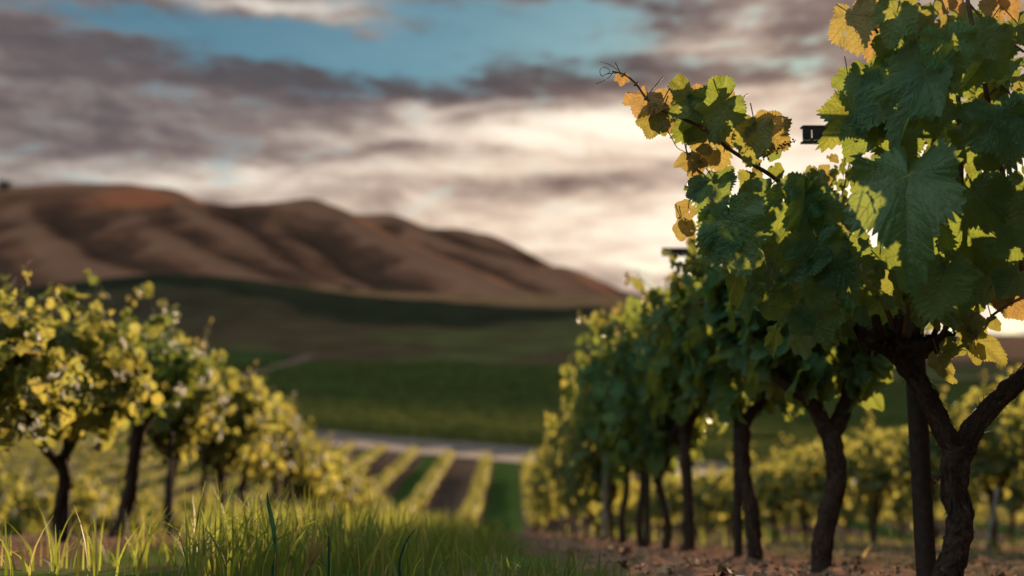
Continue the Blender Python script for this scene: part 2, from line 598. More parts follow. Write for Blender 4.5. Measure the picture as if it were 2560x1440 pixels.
# ------------------------------------------------------------------ leaf material: veins from the leaf's own uv, light through the blade
def mat_leaf(name, top, under, glow, dry=(.30, .17, .07), vein_w=0.012, rough=0.38, trans=0.42, fine=True, spec=0.38):
    m, nt, out = new_mat(name)
    uvn = nt.new('ShaderNodeUVMap', uv_map='UVMap').outputs[0]
    rn0 = nt.new('ShaderNodeAttribute', attribute_name='rnd').outputs['Fac']
    wv = nt.noise(nt.vmath('ADD', uvn, nt.xyz(nt.math('MULTIPLY', rn0, 57.0), rn0, 0.0)), 3.5, 3, 0.6, out='Color')
    uvw = nt.vmath('ADD', uvn, nt.vmath('MULTIPLY', nt.vmath('SUBTRACT', wv, (.5, .5, .5)), (.16, .16, 0)))
    s = nt.new('ShaderNodeSeparateXYZ')
    nt.l.new(uvw if fine else uvn, s.inputs[0])
    x = nt.math('ABSOLUTE', s.outputs[0])
    y = s.outputs[1]
    rnd = nt.new('ShaderNodeAttribute', attribute_name='rnd').outputs['Fac']
    aux = nt.new('ShaderNodeAttribute', attribute_name='aux').outputs['Fac']
    vein = None
    if fine:
        lat = puff = None
        for ang in (0.0, 50.0, 106.0):
            c, sn = math.cos(R(ang)), math.sin(R(ang))
            al = nt.math('MULTIPLY_ADD', x, sn, nt.math('MULTIPLY', y, c))
            dd = nt.math('ABSOLUTE', nt.math('SUBTRACT', nt.math('MULTIPLY', x, c), nt.math('MULTIPLY', y, sn)))
            w = nt.math('MULTIPLY', nt.math('SUBTRACT', 1.15, al), vein_w)
            k = nt.math('MULTIPLY', nt.sstep(dd, w, nt.math('MULTIPLY', w, 0.25)), nt.math('GREATER_THAN', al, -0.02))
            vein = k if vein is None else nt.math('MAXIMUM', vein, k)
            ph = nt.math('FRACT', nt.math('MULTIPLY', nt.math('SUBTRACT', al, nt.math('MULTIPLY', dd, 0.85)), 6.5))
            near = nt.math('MULTIPLY', nt.math('GREATER_THAN', al, 0.05), nt.math('LESS_THAN', dd, nt.math('MULTIPLY', al, 0.46)))
            l2 = nt.math('MULTIPLY', nt.sstep(nt.math('ABSOLUTE', nt.math('SUBTRACT', ph, 0.5)), 0.07, 0.015), near)
            lat = l2 if lat is None else nt.math('MAXIMUM', lat, l2)
            pw = nt.math('MULTIPLY', nt.math('SINE', nt.math('MULTIPLY', ph, math.pi)), near)
            pw = nt.math('SUBTRACT', near, pw)
            puff = pw if puff is None else nt.math('MAXIMUM', puff, pw)
        vein = nt.math('MAXIMUM', vein, nt.math('MULTIPLY', lat, 0.5))
    uvr = nt.vmath('ADD', uvn, nt.xyz(nt.math('MULTIPLY', rnd, 37.0), nt.math('MULTIPLY', rnd, 91.0), 0.0))
    n1 = nt.noise(uvr, 2.6, 5, 0.6)
    n2 = nt.noise(uvr, 17.0, 4, 0.6)
    hs = nt.new('ShaderNodeHueSaturation')
    nt.put(hs.inputs['Color'], (*top, 1))
    nt.put(hs.inputs['Hue'], nt.math('MULTIPLY_ADD', rnd, -0.055, 0.525))
    nt.put(hs.inputs['Value'], nt.math('MULTIPLY_ADD', n1, 1.1, nt.math('MULTIPLY_ADD', rnd, 0.5, 0.2)))
    c0 = nt.mix(nt.math('MULTIPLY', nt.sstep(nt.math('ADD', n1, nt.math('MULTIPLY', rnd, .12)), .52, .72), .45), hs.outputs[0], (.055, .10, .085))
    if fine:
        c0 = nt.mix(nt.math('MULTIPLY', nt.sstep(n2, .70, .76), .7), c0, (.10, .06, .02))
    c1 = nt.mix(nt.math('MULTIPLY', aux, 0.85), c0, dry)
    geo = nt.new('ShaderNodeNewGeometry')
    c1 = nt.mix(nt.math('MULTIPLY', geo.outputs['Backfacing'], 0.7), c1, under)
    t1 = nt.mix(aux, nt.mix(rnd, glow, (glow[0] * 1.3, glow[1] * 1.08, glow[2])), (.60, .38, .13))
    tv = nt.math('MULTIPLY_ADD', n1, 0.8, 0.55)
    t1 = nt.mix(1.0, t1, nt.xyz(tv, tv, tv), 'MULTIPLY')
    if vein is not None:
        c1 = nt.mix(nt.math('MULTIPLY', vein, 0.6), c1, (.13, .22, .07))
        t1 = nt.mix(nt.math('MULTIPLY', vein, 0.6), t1, (.10, .075, .015))
        h = nt.math('SUBTRACT', nt.math('MULTIPLY_ADD', nt.math('MULTIPLY', puff, n1), 0.42, nt.math('MULTIPLY', n2, 1.1)), nt.math('MULTIPLY', vein, 0.5))
        nrm = bump(nt, h, 0.8, 0.006)
    else:
        nrm = None
    b = principled(nt, c1, rough, spec, nrm)
    tr = nt.new('ShaderNodeBsdfTranslucent')
    nt.l.new(t1, tr.inputs[0])
    if nrm is not None:
        nt.l.new(nrm, tr.inputs[1])
    mx = nt.new('ShaderNodeMixShader')
    mx.inputs[0].default_value = trans
    nt.l.new(b.outputs[0], mx.inputs[1])
    nt.l.new(tr.outputs[0], mx.inputs[2])
    nt.l.new(mx.outputs[0], out.inputs[0])
    return m


M_LEAF = mat_leaf('vine leaf', (.016, .098, .036), (.060, .13, .060), (.30, .40, .06), trans=.40)
M_LEAF_FAR = mat_leaf('vine leaf plain', (.010, .046, .019), (.034, .075, .03), (.54, .58, .12), fine=False, rough=0.6, trans=0.34, spec=.18)
M_ROW = mat_leaf('valley vine leaf', (.06, .10, .03), (.10, .13, .05), (.48, .50, .11), fine=False, rough=0.6, trans=0.45)


def mat_bark(name, c1, c2, c3):
    m, nt, out = new_mat(name)
    uvn = nt.new('ShaderNodeUVMap', uv_map='UVMap').outputs[0]
    ob = nt.new('ShaderNodeTexCoord').outputs['Object']
    st = nt.vmath('MULTIPLY', uvn, (9.0, 7.0, 1.0))
    n1 = nt.noise(st, 1.0, 8, 0.68, 1.2)
    n2 = nt.noise(ob, 60.0, 6, 0.65)
    k = nt.math('ADD', nt.math('MULTIPLY', n1, 0.75), nt.math('MULTIPLY', n2, 0.3))
    c = nt.mix(nt.sstep(k, 0.36, 0.56), c1, c2)
    c = nt.mix(nt.sstep(k, 0.56, 0.70), c, c3)
    b = principled(nt, c, 0.92, 0.18, bump(nt, k, 1.0, 0.012))
    nt.l.new(b.outputs[0], out.inputs[0])
    return m


M_BARK = mat_bark('vine bark', (.012, .009, .008), (.042, .029, .024), (.11, .08, .066))
M_CANE = mat_simple('cane skin', (.055, .040, .018), (.09, .05, .022), 30, 0.6, 0.3)
M_PETIOLE = mat_simple('leaf stalk', (.10, .12, .035), (.16, .10, .035), 20, 0.55, 0.3)
M_METAL = mat_simple('dark rusted steel', (.008, .006, .006), (.024, .016, .014), 45, 0.75, 0.3, 0.3, 0.003)
M_BAR = mat_simple('blackened steel bar', (.008, .007, .007), (.022, .017, .016), 30, 0.6, 0.4, 0.2, 0.002)
M_STAKE = mat_simple('weathered grey stake', (.10, .09, .085), (.22, .20, .18), 25, 0.85, 0.2)

# ------------------------------------------------------------------ leaf geometry
_TA = np.array([0, 10, 22, 31, 40, 52, 64, 78, 88, 102, 118, 134, 150, 164, 173, 180.])
_TR = np.array([1.0, .92, .75, .66, .72, .80, .70, .55, .53, .60, .53, .46, .42, .34, .22, .07])


def leaf_geo(nt, nr, rg, wf=0.86, teeth=0.055, droop=0.30, fold=0.18, wave=0.07, cup=0.0, lobed=1.0, hole=0.0):
    th = np.linspace(-180, 180, nt, endpoint=False)
    a = np.abs(th)
    base = np.interp(a, _TA, _TR)
    soft = np.interp(a, [0, 25, 60, 110, 150, 172, 180], [.99, .83, .74, .57, .43, .24, .08])
    r = base * lobed + soft * (1 - lobed)
    # side lobes differ a little left and right
    r = r * (1 + 0.07 * np.sin(R(1) * th * 2 + rg.uniform(0, 6)) + 0.05 * np.sin(R(1) * th * 3 + rg.uniform(0, 6)) * (a < 150))
    per = 7.2
    saw = (a / per) % 1.0
    saw = np.where(saw < .62, saw / .62, (1 - saw) / .38)
    big = 0.5 + 0.5 * np.sin(a / 27 * 2 * math.pi + rg.uniform(0, 6)) + .3 * np.sin(R(1) * th * 11 + rg.uniform(0, 6))
    r = r * (1 + teeth * (saw - .4) * (1.0 + big) * (a < 168))
    ts = np.linspace(0, 1, nr + 1)[1:] ** 0.85
    X = np.concatenate([[0]] + [t * r * np.sin(R(1) * th) for t in ts]) * wf
    Y = np.concatenate([[0]] + [t * r * np.cos(R(1) * th) for t in ts])
    uv = np.stack([X / wf, Y], 1)
    T = np.concatenate([[0]] + [np.full(nt, t) for t in ts])
    TH = np.concatenate([[0]] + [R(1) * th for t in ts])
    ph = rg.uniform(0, 6.28, 3)
    Z = -droop * (np.maximum(Y, 0) ** 2) * 0.8 - droop * 0.35 * np.maximum(-Y, 0) ** 2
    Z = Z + fold * np.abs(X) - (droop * 0.7 + cup) * X ** 2
    Z = Z + wave * (np.sin(TH * 5 + ph[0]) * T ** 2 + 0.6 * np.sin(TH * 9 + ph[1]) * T ** 3 + 0.5 * np.sin(X * 6 + ph[2]) * np.sin(Y * 5 + ph[1]) * T)
    # the blade bulges between its main veins
    rad = np.hypot(X, Y)
    rib = np.abs(np.sin(np.clip(np.abs(TH), 0, R(106)) * 180 / 53.0))
    Z = Z + 0.06 * rib * rad * T * (nr > 2)
    V = np.stack([X, Y, Z], 1)
    tri = np.stack([np.zeros(nt, int), 1 + (np.arange(nt) + 1) % nt, 1 + np.arange(nt)], 1)
    qs = []
    for k in range(nr - 1):
        o0, o1 = 1 + k * nt, 1 + (k + 1) * nt
        j = np.arange(nt)
        jn = (j + 1) % nt
        qs.append(np.stack([o0 + j, o0 + jn, o1 + jn, o1 + j], 1))
    q = np.concatenate(qs) if qs else np.zeros((0, 4), int)
    if hole > 0 and len(q):
        keep = np.ones(len(q), bool)
        for _ in range(int(hole)):
            c = rg.uniform(-.45, .45), rg.uniform(-.1, .6)
            cen = V[q].mean(1)
            keep &= np.hypot((cen[:, 0] - c[0]) * rg.uniform(.6, 1.2), cen[:, 1] - c[1]) > rg.uniform(.03, .07)
        q = q[keep]
    # outline is walked clockwise seen from +z, so flip
    return V, [tri, q], uv


def frame(n, tip):
    n = np.asarray(n, float)
    n = n / np.linalg.norm(n)
    t = np.asarray(tip, float)
    t = t - n * (t @ n)
    t = t / (np.linalg.norm(t) + 1e-9)
    x = np.cross(t, n)
    return np.stack([x, t, n], 1)


def put_leaf(mb, geo, pos, M, size, a, b):
    V, f, uv = geo
    mb.add(V @ M.T * size + np.asarray(pos), f, uv, a, b)


# ------------------------------------------------------------------ tubes: trunks, arms, canes
def catmull(pts, n):
    pts = np.asarray(pts, float)
    if len(pts) == 2:
        pts = np.array([pts[0], pts[0] * .67 + pts[1] * .33, pts[0] * .33 + pts[1] * .67, pts[1]])
    p = np.concatenate([[2 * pts[0] - pts[1]], pts, [2 * pts[-1] - pts[-2]]])
    out = []
    m = len(pts) - 1
    for s in np.linspace(0, m - 1e-6, n):
        i = int(s)
        t = s - i
        a, b, c, d = p[i], p[i + 1], p[i + 2], p[i + 3]
        out.append(0.5 * ((2 * b) + (-a + c) * t + (2 * a - 5 * b + 4 * c - d) * t * t + (-a + 3 * b - 3 * c + d) * t ** 3))
    return np.array(out)


def tube(mb, pts, rad, seg=8, n=None, rough=0.0, rg=None, cap=True, a=0.0, b=0.0, ridges=5):
    n = n or max(6, len(pts) * 4)
    pr = np.concatenate([np.asarray(pts, float), np.asarray(rad, float)[:, None]], 1)
    c = catmull(pr, n)
    p, r = c[:, :3], np.maximum(c[:, 3] * (.74 if rough > .2 else 1.0), 1e-4)
    tg = np.gradient(p, axis=0)
    tg /= np.linalg.norm(tg, axis=1)[:, None] + 1e-12
    ref = np.array([1.0, 0, 0]) if abs(tg[0][0]) < .8 else np.array([0, 1.0, 0])
    u = ref - tg[0] * (ref @ tg[0])
    u /= np.linalg.norm(u)
    th = np.linspace(0, 2 * math.pi, seg, endpoint=False)
    L = np.concatenate([[0], np.cumsum(np.linalg.norm(np.diff(p, axis=0), axis=1))])
    V, UV = [], []
    s0 = rg.integers(0, 999) if rg is not None else 0
    for i in range(n):
        u = u - tg[i] * (u @ tg[i])
        u /= np.linalg.norm(u)
        w = np.cross(tg[i], u)
        rr = np.full(seg, r[i])
        if rough > 0:
            tw = L[i] * 5.0
            q = th + tw
            rr = rr * (1 + rough * (0.55 * np.abs(np.sin(q * ridges * .5)) - .25 + 1.4 * vnoise(np.cos(th) * 1.6 + s0, L[i] * 17 + np.sin(th) * 1.6, 5) + 1.0 * vnoise(q * 2.2, np.full(seg, L[i] * 45) + s0, 9)))
        V.append(p[i] + (np.cos(th) * rr)[:, None] * u + (np.sin(th) * rr)[:, None] * w)
        UV.append(np.stack([np.abs(th / math.pi - 1), np.full(seg, L[i] * 6 + s0)], 1))
    V = np.concatenate(V)
    UV = np.concatenate(UV)
    i = np.arange(n - 1)[:, None] * seg
    j = np.arange(seg)[None]
    jn = (j + 1) % seg
    f = [np.stack([i + j, i + jn, i + seg + jn, i + seg + j], -1).reshape(-1, 4)]
    if cap:
        V = np.concatenate([V, p[:1] - tg[:1] * r[0] * .3, p[-1:] + tg[-1:] * r[-1] * .6])
        UV = np.concatenate([UV, UV[:1], UV[-1:]])
        e0, e1 = n * seg, n * seg + 1
        k = np.arange(seg)
        kn = (k + 1) % seg
        f.append(np.stack([np.full(seg, e0), kn, k], 1))
        f.append(np.stack([np.full(seg, e1), (n - 1) * seg + k, (n - 1) * seg + kn], 1))
    mb.add(V, f, UV, a, b)
    return p, r, tg


def bark_strips(mb, p, r, rg, count, ln=(.03, .09)):
    """loose curling strips of bark standing off the trunk"""
    n = len(p)
    for _ in range(count):
        i = rg.integers(1, n - 3)
        tg = p[i + 1] - p[i]
        tg /= np.linalg.norm(tg) + 1e-9
        a = rg.normal(size=3)
        a -= tg * (a @ tg)
        a /= np.linalg.norm(a) + 1e-9
        side = np.cross(tg, a)
        L, w = rg.uniform(*ln), rg.uniform(.0015, .006)
        lift = rg.uniform(.004, .022)
        sgn = rg.choice([-1, 1])
        q0 = p[i] + a * r[i] * .96
        pts = [q0 + tg * sgn * L * t + a * lift * t * t + side * rg.uniform(-.3, .3) * L * t * t for t in (0, .33, .66, 1)]
        V = []
        for k, q in enumerate(pts):
            ww = w * (1, .9, .7, .15)[k]
            V += [q - side * ww, q + side * ww]
        mb.add(V, [np.array([[0, 1, 3, 2], [2, 3, 5, 4], [4, 5, 7, 6]])], np.array([[.2, k * .3] for k in range(8)]))


# ------------------------------------------------------------------ generic grapevines for the rows
def shoots_and_leaves(rg, heads, n_shoot, n_fill, lod, top, size, spread=0.30, length=(.5, .9), low=0.0, dome=0.0, ball=0.0):
    """shoots grow from points on the arms, leaves sit along them; returns two builders"""
    fol, can = MB(), MB()
    nt, nr = lod
    geos = [leaf_geo(nt, nr, rg, wf=rg.uniform(.8, .95), droop=rg.uniform(.15, .5), fold=rg.uniform(.05, .3), wave=rg.uniform(.04, .12), teeth=.09 if nt > 30 else .0, lobed=rg.uniform(.6, 1)) for _ in range(18)]

    def leaf(pos, out, s, young_or_lit):
        n = np.array([out[0], out[1], rg.uniform(-.2, .9)]) + rg.normal(size=3) * .45
        tip = np.array([out[0] * .4, out[1] * .4, -1.0]) + rg.normal(size=3) * .35
        put_leaf(fol, geos[rg.integers(len(geos))], pos, frame(n, tip), s, rg.uniform(), young_or_lit)

    for k in range(n_shoot):
        h = np.array(heads[k % len(heads)]) + rg.normal(size=3) * (.03, .06, .02)
        if ball:
            h = h * (1, .55, 1)
        L = rg.uniform(*length) * (1 - dome * 1.6 * min(abs(h[1]) / .4, 1.2) ** 2)
        side = rg.choice([-1, 1])
        d = np.array([side * rg.uniform(.05, .75), rg.normal() * (.5 if ball else .35), 1.0])
        d /= np.linalg.norm(d)
        spike = rg.uniform(.05, .26) if ball and k % 4 == 0 else 0.0
        if spike:
            L *= 1.35
            d = np.array([d[0] * .45, d[1] * .6, 1.0])
            d /= np.linalg.norm(d)
        droop = .08 if spike else rg.uniform(.1, .55) * (1.7 if low and rg.uniform() < low else 1)
        pts = []
        for t in np.linspace(0, 1, 7):
            q = h + d * L * t + np.array([side * .22, 0, -1.0]) * droop * L * t * t
            q[2] = min(q[2], top + rg.uniform(-.03, .09) + spike)
            pts.append(q)
        p, r, tg = tube(can, pts, np.linspace(.0045, .0015, 7), 5, 14)
        m = int(L / .052)
        for j in range(m):
            t = (j + .6) / m
            q = p[min(int(t * 13), 13)]
            ang = rg.uniform(0, 6.28)
            out = np.array([math.cos(ang), math.sin(ang)])
            if rg.uniform() < .5:
                out = np.array([side, rg.normal() * .5])
            s = size * (1.15 - .72 * t ** 1.6) * rg.uniform(.75, 1.15)
            young_or_lit = np.clip((t - .72) * 2.6, 0, .8) * rg.uniform(.2, 1)
            leaf(q + np.array([out[0], out[1], 0]) * s * .55 + rg.normal(size=3) * .012, out, s, young_or_lit)
    zlo = min(h[2] for h in heads)
    sd = rg.uniform(0, 90)
    ylo, yhi = min(h[1] for h in heads) - .12, max(h[1] for h in heads) + .12
    for k in range(n_fill):
        zz = rg.uniform(zlo - .05, top - .12)
        w = spread * (0.65 + 0.5 * math.sin((zz - zlo) / max(top - zlo, .1) * math.pi))
        x = np.sign(rg.normal()) * w * math.sqrt(rg.uniform(.05, 1))
        q = np.array([x, rg.uniform(ylo, yhi), zz])
        if ball:
            a1, c1 = rg.uniform(0, 6.28), rg.uniform(-1, 1)
            rr = rg.uniform(.25, 1) ** .45 * (1 + .75 * float(vnoise(a1 * 1.4 + sd, c1 * 2.2 + 5.5, 3)) + .4 * float(vnoise(a1 * 3.1, c1 * 4.5 + sd, 8)))
            s1 = math.sqrt(1 - c1 * c1)
            mid, hz = zlo + (top - .1 - zlo) * .48, (top - .06 - zlo) * .55
            q = np.array([math.cos(a1) * s1 * ball * .92 * rr, math.sin(a1) * s1 * ball * rr, mid + hz * c1 * rr])
            leaf(q, np.array([math.cos(a1), math.sin(a1)]) * (s1 + .1), size * rg.uniform(.7, 1.15), 0.0)
            continue
        q[2] = zlo + (zz - zlo) * (1 - dome * 1.5 * min(abs(q[1]) / .45, 1.1) ** 2)
        leaf(q, np.array([np.sign(x), rg.normal() * .5]), size * rg.uniform(.7, 1.15), 0.0)
    return fol, can


class VineKind:
    pass


def make_kind(seed, lod, hh=1.45, head=.62, size=.088, n_shoot=15, n_fill=130, strips=0, seg=8, th=1.0, spread=.27, ball=0.0):
    rg = np.random.default_rng(seed)
    k = VineKind()
    k.h = hh
    lean = rg.normal(size=2) * .035
    fork = head * rg.uniform(.62, .8)
    base = np.array([0, 0, -.06])
    f0 = np.array([lean[0], lean[1], fork])
    tr = MB()
    p, r, _ = tube(tr, [base, [lean[0] * -.3 + rg.normal() * .02, rg.normal() * .02, fork * .35], [lean[0] * .7 + rg.normal() * .02, lean[1] * .6, fork * .72], f0],
                   np.array([.050, .040, .038, .044]) * th, seg + 4, 18, .35, rg)
    if strips:
        bark_strips(tr, p, r, rg, strips)
    k.trunk = tr.mesh('trunk', M_BARK)
    k.arms = []
    heads = []
    for s in (-1, 1):
        e = np.array([rg.normal() * .04, s * rg.uniform(.26, .38), head + rg.uniform(.02, .10)])
        am = MB()
        mid = f0 * .5 + e * .5 + np.array([rg.normal() * .02, s * .03, -.015])
        p, r, _ = tube(am, [f0 - np.array([0, 0, .03]), mid, e, e + np.array([rg.normal() * .02, s * .12, .03])], np.array([.036, .029, .027, .018]) * th, seg + 2, 16, .35, rg)
        if strips:
            bark_strips(am, p, r, rg, strips // 2)
        k.arms.append(am.mesh('arm', M_BARK))
        for t in (.45, .6, .75, .9, 1.0):
            heads.append(f0 * (1 - t) + e * t + np.array([0, 0, .03]))
    fol, can = shoots_and_leaves(rg, heads, n_shoot, n_fill, lod, hh, size, spread, dome=.24 if spread < .25 else .15, ball=ball)
    k.fol = fol.mesh('foliage', M_LEAF if lod[0] > 24 else M_LEAF_FAR)
    k.can = can.mesh('shoots', M_CANE)
    return k


def plant(kind, x, y, height, label, group, rz=0.0, wide=1.0):
    z = float(ground_z(x, y))
    root = empty('grapevine', (x, y, z), rz)
    root.scale = (wide, wide, height / kind.h)
    tag(root, label, 'grapevine', group)
    for nm, me in (('trunk', kind.trunk), ('arm', kind.arms[0]), ('arm', kind.arms[1]), ('shoots', kind.can), ('foliage', kind.fol)):
        o = link_mesh(nm, me, root)
    return root


NEAR_KINDS = [make_kind(100 + i, (36, 3), strips=30, n_fill=330, n_shoot=22, seg=12, th=.85, ball=.44) for i in range(3)]
MID_KINDS = [make_kind(200 + i, (16, 2), n_fill=330, n_shoot=18, th=.85, ball=.44) for i in range(6)]
LOW_KINDS = [make_kind(240 + i, (12, 2), hh=1.42, head=.40, n_fill=420, n_shoot=20, size=.085, th=.8, ball=.42) for i in range(3)]
BALL_KINDS = [make_kind(270 + i, (12, 2), hh=1.35, n_fill=330, n_shoot=16, size=.082, spread=.24, ball=.42) for i in range(5)]
LEFT_KINDS = [make_kind(250 + i, (16, 2), n_fill=620, head=.78, n_shoot=18, size=.070, spread=.24, ball=.40) for i in range(5)]
FAR_KINDS = [make_kind(300 + i, (8, 1), n_fill=260, n_shoot=13, size=.095, seg=5, ball=.40) for i in range(5)]
ROWROT = math.atan(0.055)


# ------------------------------------------------------------------ right-hand row behind the nearest vine
def thing_post(name, base, top, r, label, group=None, bar=None, mat=M_METAL, cat='post', holes=True):
    """a driven trellis post; bar = (left end, right end, half height) of its crossarm"""
    root = empty(name, base)
    tag(root, label, cat, group)
    b0 = np.zeros(3)
    t0 = np.asarray(top) - np.asarray(base)
    mb = MB()
    pts = [b0 - t0 * .08 + (b0 * 0), b0 + t0 * .3, b0 + t0 * .65, t0]
    tube(mb, pts, [r, r, r, r * .97], 16, 24, .03, np.random.default_rng(5))
    mb.build('shaft', mat, root)
    if bar is not None:
        l, rr, hh = np.asarray(bar[0]) - base, np.asarray(bar[1]) - base, bar[2]
        ax = (rr - l) / np.linalg.norm(rr - l)
        up = np.array([0, 0, 1.0])
        dp = np.cross(ax, up)
        m2 = MB()
        # a U-shaped steel channel with slots: web and two lips, each a closed box
        def bx(c0, c1, hu, hd, off):
            V = []
            for q in (c0, c1):
                for su, sd_ in ((-1, -1), (1, -1), (1, 1), (-1, 1)):
                    V.append(q + up * (hu * su + off[0]) + dp * (hd * sd_ + off[1]))
            m2.add(V, [np.array([[0, 3, 2, 1], [4, 5, 6, 7], [0, 1, 5, 4], [1, 2, 6, 5], [2, 3, 7, 6], [3, 0, 4, 7]])])
        L = np.linalg.norm(rr - l)
        bx(l, rr, .0025, .014, (hh, 0))
        bx(l, rr, .0025, .014, (-hh, 0))
        cuts = [0, .030, .040, .46, .54, 1 - .04 / 1, 1.0]
        segs = [(0, .038), (.044, .45), (.55, .947), (.953, 1.0)]
        for s0, s1 in segs:
            bx(l + (rr - l) * s0, l + (rr - l) * s1, hh - .004, .0025, (0, .010))
        for s0, s1 in ((.038, .044), (.947, .953)):
            bx(l + (rr - l) * s0, l + (rr - l) * s1, hh * .2, .0025, (hh * .74, .010))
            bx(l + (rr - l) * s0, l + (rr - l) * s1, hh * .2, .0025, (-hh * .74, .010))
        m2.build('crossarm', M_BAR, root, smooth=False)
    return root


def hgt(y, tab):
    return float(np.interp(y, [t[0] for t in tab], [t[1] for t in tab]))


H_R = [(2.5, 1.5), (3.4, 1.42), (4.3, 1.45), (5.2, 1.45), (6.2, 1.5), (7.2, 1.62), (9, 1.72), (9.9, 1.6), (10.2, 1.42), (12, 1.36), (30, 1.3)]
H_L = [(4.2, 1.2), (5, 1.26), (6, 1.28), (7.2, 1.36), (9, 1.46), (11, 1.45), (14, 1.3), (20, 1.12), (34, 1.0)]

# ---- the second, third and fourth vines of the right row have trunks like those in the photo
def special(y, trunk, arms, label, seed, height, width=.05, extra=None, n_shoot=18, n_fill=210, lod=(36, 3), row=ROW_R, group='grapevines of the right-hand row', ball=0.0, size=.098):
    rg = np.random.default_rng(seed)
    x = row_x(row, y)
    z = float(ground_z(x, y))
    base = np.array([x, y, z])
    root = empty('grapevine', base)
    tag(root, label, 'grapevine', group)
    def L(q):
        return P(q[0], q[1], y + (q[2] if len(q) > 2 else 0)) - base
    tr = MB()
    pts = [np.array([L(trunk[0])[0], 0, -.06])] + [L(q) for q in trunk]
    k = len(pts)
    p, r, _ = tube(tr, pts, np.interp(np.linspace(0, 1, k), [0, .25, .7, 1], [.056, .044, .040, .043]) * (width / .05), 18, 40, .34, rg)
    bark_strips(tr, p, r, rg, 70)
    tr.build('trunk', M_BARK, root)
    heads = []
    for arm in arms:
        am = MB()
        q = [L(trunk[-1]) - np.array([0, 0, .02])] + [L(a) for a in arm]
        rr = np.linspace(.036, .022, len(q)) * (width / .05)
        p, r, _ = tube(am, q, rr, 16, 34, .36, rg)
        bark_strips(am, p, r, rg, 40)
        am.build('arm', M_BARK, root)
        for t in (.55, .7, .85, 1.0):
            heads.append(p[int(t * (len(p) - 1))] + np.array([0, 0, .03]))
        e = p[-1]
        heads.append(e + np.array([0, 0, .10]))
    fol, can = shoots_and_leaves(rg, heads, n_shoot, n_fill, lod, height, size, spread=.27, low=0 if ball else .25, ball=ball)
    if extra:
        extra(fol, can, base, rg)
    can.build('shoots', M_CANE, root)
    fol.build('foliage', M_LEAF, root)
    return root


special(3.36, [(2052, 1440), (2062, 1330), (2090, 1200), (2078, 1080)],
        [[(2030, 1010), (1960, 950), (1900, 895, .1), (1840, 860, .25)], [(2108, 1030), (2128, 960), (2142, 900), (2150, 840)]],
        'second grapevine of the right row, its dark trunk forking like a wishbone', 11, 1.20)
special(4.24, [(1890, 1412), (1880, 1290), (1858, 1160), (1858, 1050)],
        [[(1880, 1030), (1905, 1005), (1925, 950, -.1), (1940, 900, -.2)], [(1830, 1010), (1800, 960, .1), (1780, 920, .3)]],
        'grapevine whose slim curved trunk stands just right of the thin straight post', 12, 1.33, .046)
special(5.25, [(1722, 1385), (1722, 1290), (1716, 1180), (1712, 1090)],
        [[(1735, 1040), (1760, 990, -.2), (1775, 960, -.3)], [(1700, 1040), (1680, 1000, .2), (1670, 970, .4)]],
        'grapevine whose trunk stands first to the left of the thin straight post', 13, 1.46, .042)

gR = 'grapevines of the right-hand row'
ys = [6.1, 6.8, 7.55, 8.4, 9.3] + list(np.arange(10.3, 15.5, 1.0))
for i, y in enumerate(ys):
    kd = NEAR_KINDS if y < 8 else LOW_KINDS
    kd = kd[i % len(kd)]
    lab = {0: 'grapevine in the bunch of trunks below the dark crossarm of the thin post',
           4: 'tall bushy grapevine at the left end of the dark row, lit along its top'}.get(
        i, 'blurred grapevine among the crowded trunks of the right row' if y < 10 else 'small grapevine far down the slope at the end of the right row')
    plant(kd, row_x(ROW_R, y) + rng.normal() * .03, y, hgt(y, H_R) * rng.uniform(.96, 1.04), lab, gR, ROWROT + math.pi * (i % 2), wide=.92 if y < 9.8 else .66)

# ---- left-hand row
gL = 'grapevines of the left-hand row'
yl = [3.1, 4.1, 5.05, 6.1, 7.2, 8.35, 9.5, 10.7] + list(np.arange(11.9, 34, 1.2))
for i, y in enumerate(yl):
    if i == 0:
        continue
    if i == 3:
        special(6.1, [(292, 1335), (318, 1265), (334, 1160), (348, 1065)], [[(310, 1015), (275, 990, -.2), (240, 975, -.35)], [(385, 1025), (415, 1000, .2), (440, 985, .35)]],
                'sunlit grapevine on the thick dark trunk that bends left at its foot', 31, 1.26, .062, n_shoot=20, n_fill=620, lod=(16, 2), row=ROW_L, group=gL, ball=.44, size=.072)
        continue
    kd = LEFT_KINDS if y < 13 else FAR_KINDS
    kd = kd[(i * 2 + 1) % len(kd)]
    lab = {1: 'sunlit grapevine cut by the left edge of the photo, tallest of its row',
           2: 'bushy sunlit grapevine with a tall spike of shoots, second from the left edge',
           4: 'sunlit grapevine just right of the thick bent trunk in the left row'}.get(
        i, 'blurred sunlit grapevine of the left row, past the thick bent trunk' if 4 < i < 10 else
        'small sunlit grapevine far down the left row, seen over the tall grass')
    plant(kd, row_x(ROW_L, y) + rng.normal() * .03, y, hgt(y, H_L) * rng.uniform(.92, 1.02), lab, gL, -ROWROT + math.pi * (i % 2), wide=1.05 if i != 3 else 1.15)

# ---- rows further out on both sides
for x0, y0, y1, lab, grp, hs in (
        (-5.05, 8.2, 34, 'low blurred grapevine in the second row to the left, seen under the nearer crowns', 'grapevines of the second row to the left', 1.22),
        (4.3, 6.9, 32, 'backlit grapevine in the next row to the right, behind the dark trunks', 'grapevines of the next row to the right', 1.26),
        (7.5, 11.5, 34, 'small backlit grapevine in the second row behind the dark trunks', 'grapevines of the far row to the right', 1.3)):
    y = y0
    i = 0
    while y < y1:
        kd = BALL_KINDS if y < 13 else FAR_KINDS
        plant(kd[(i * 3 + 1) % len(kd)], row_x(x0, y) + rng.normal() * .05, y, hs * rng.uniform(.93, 1.08), lab, grp, math.pi * (i % 2) - ROWROT)
        y += 1.2
        i += 1

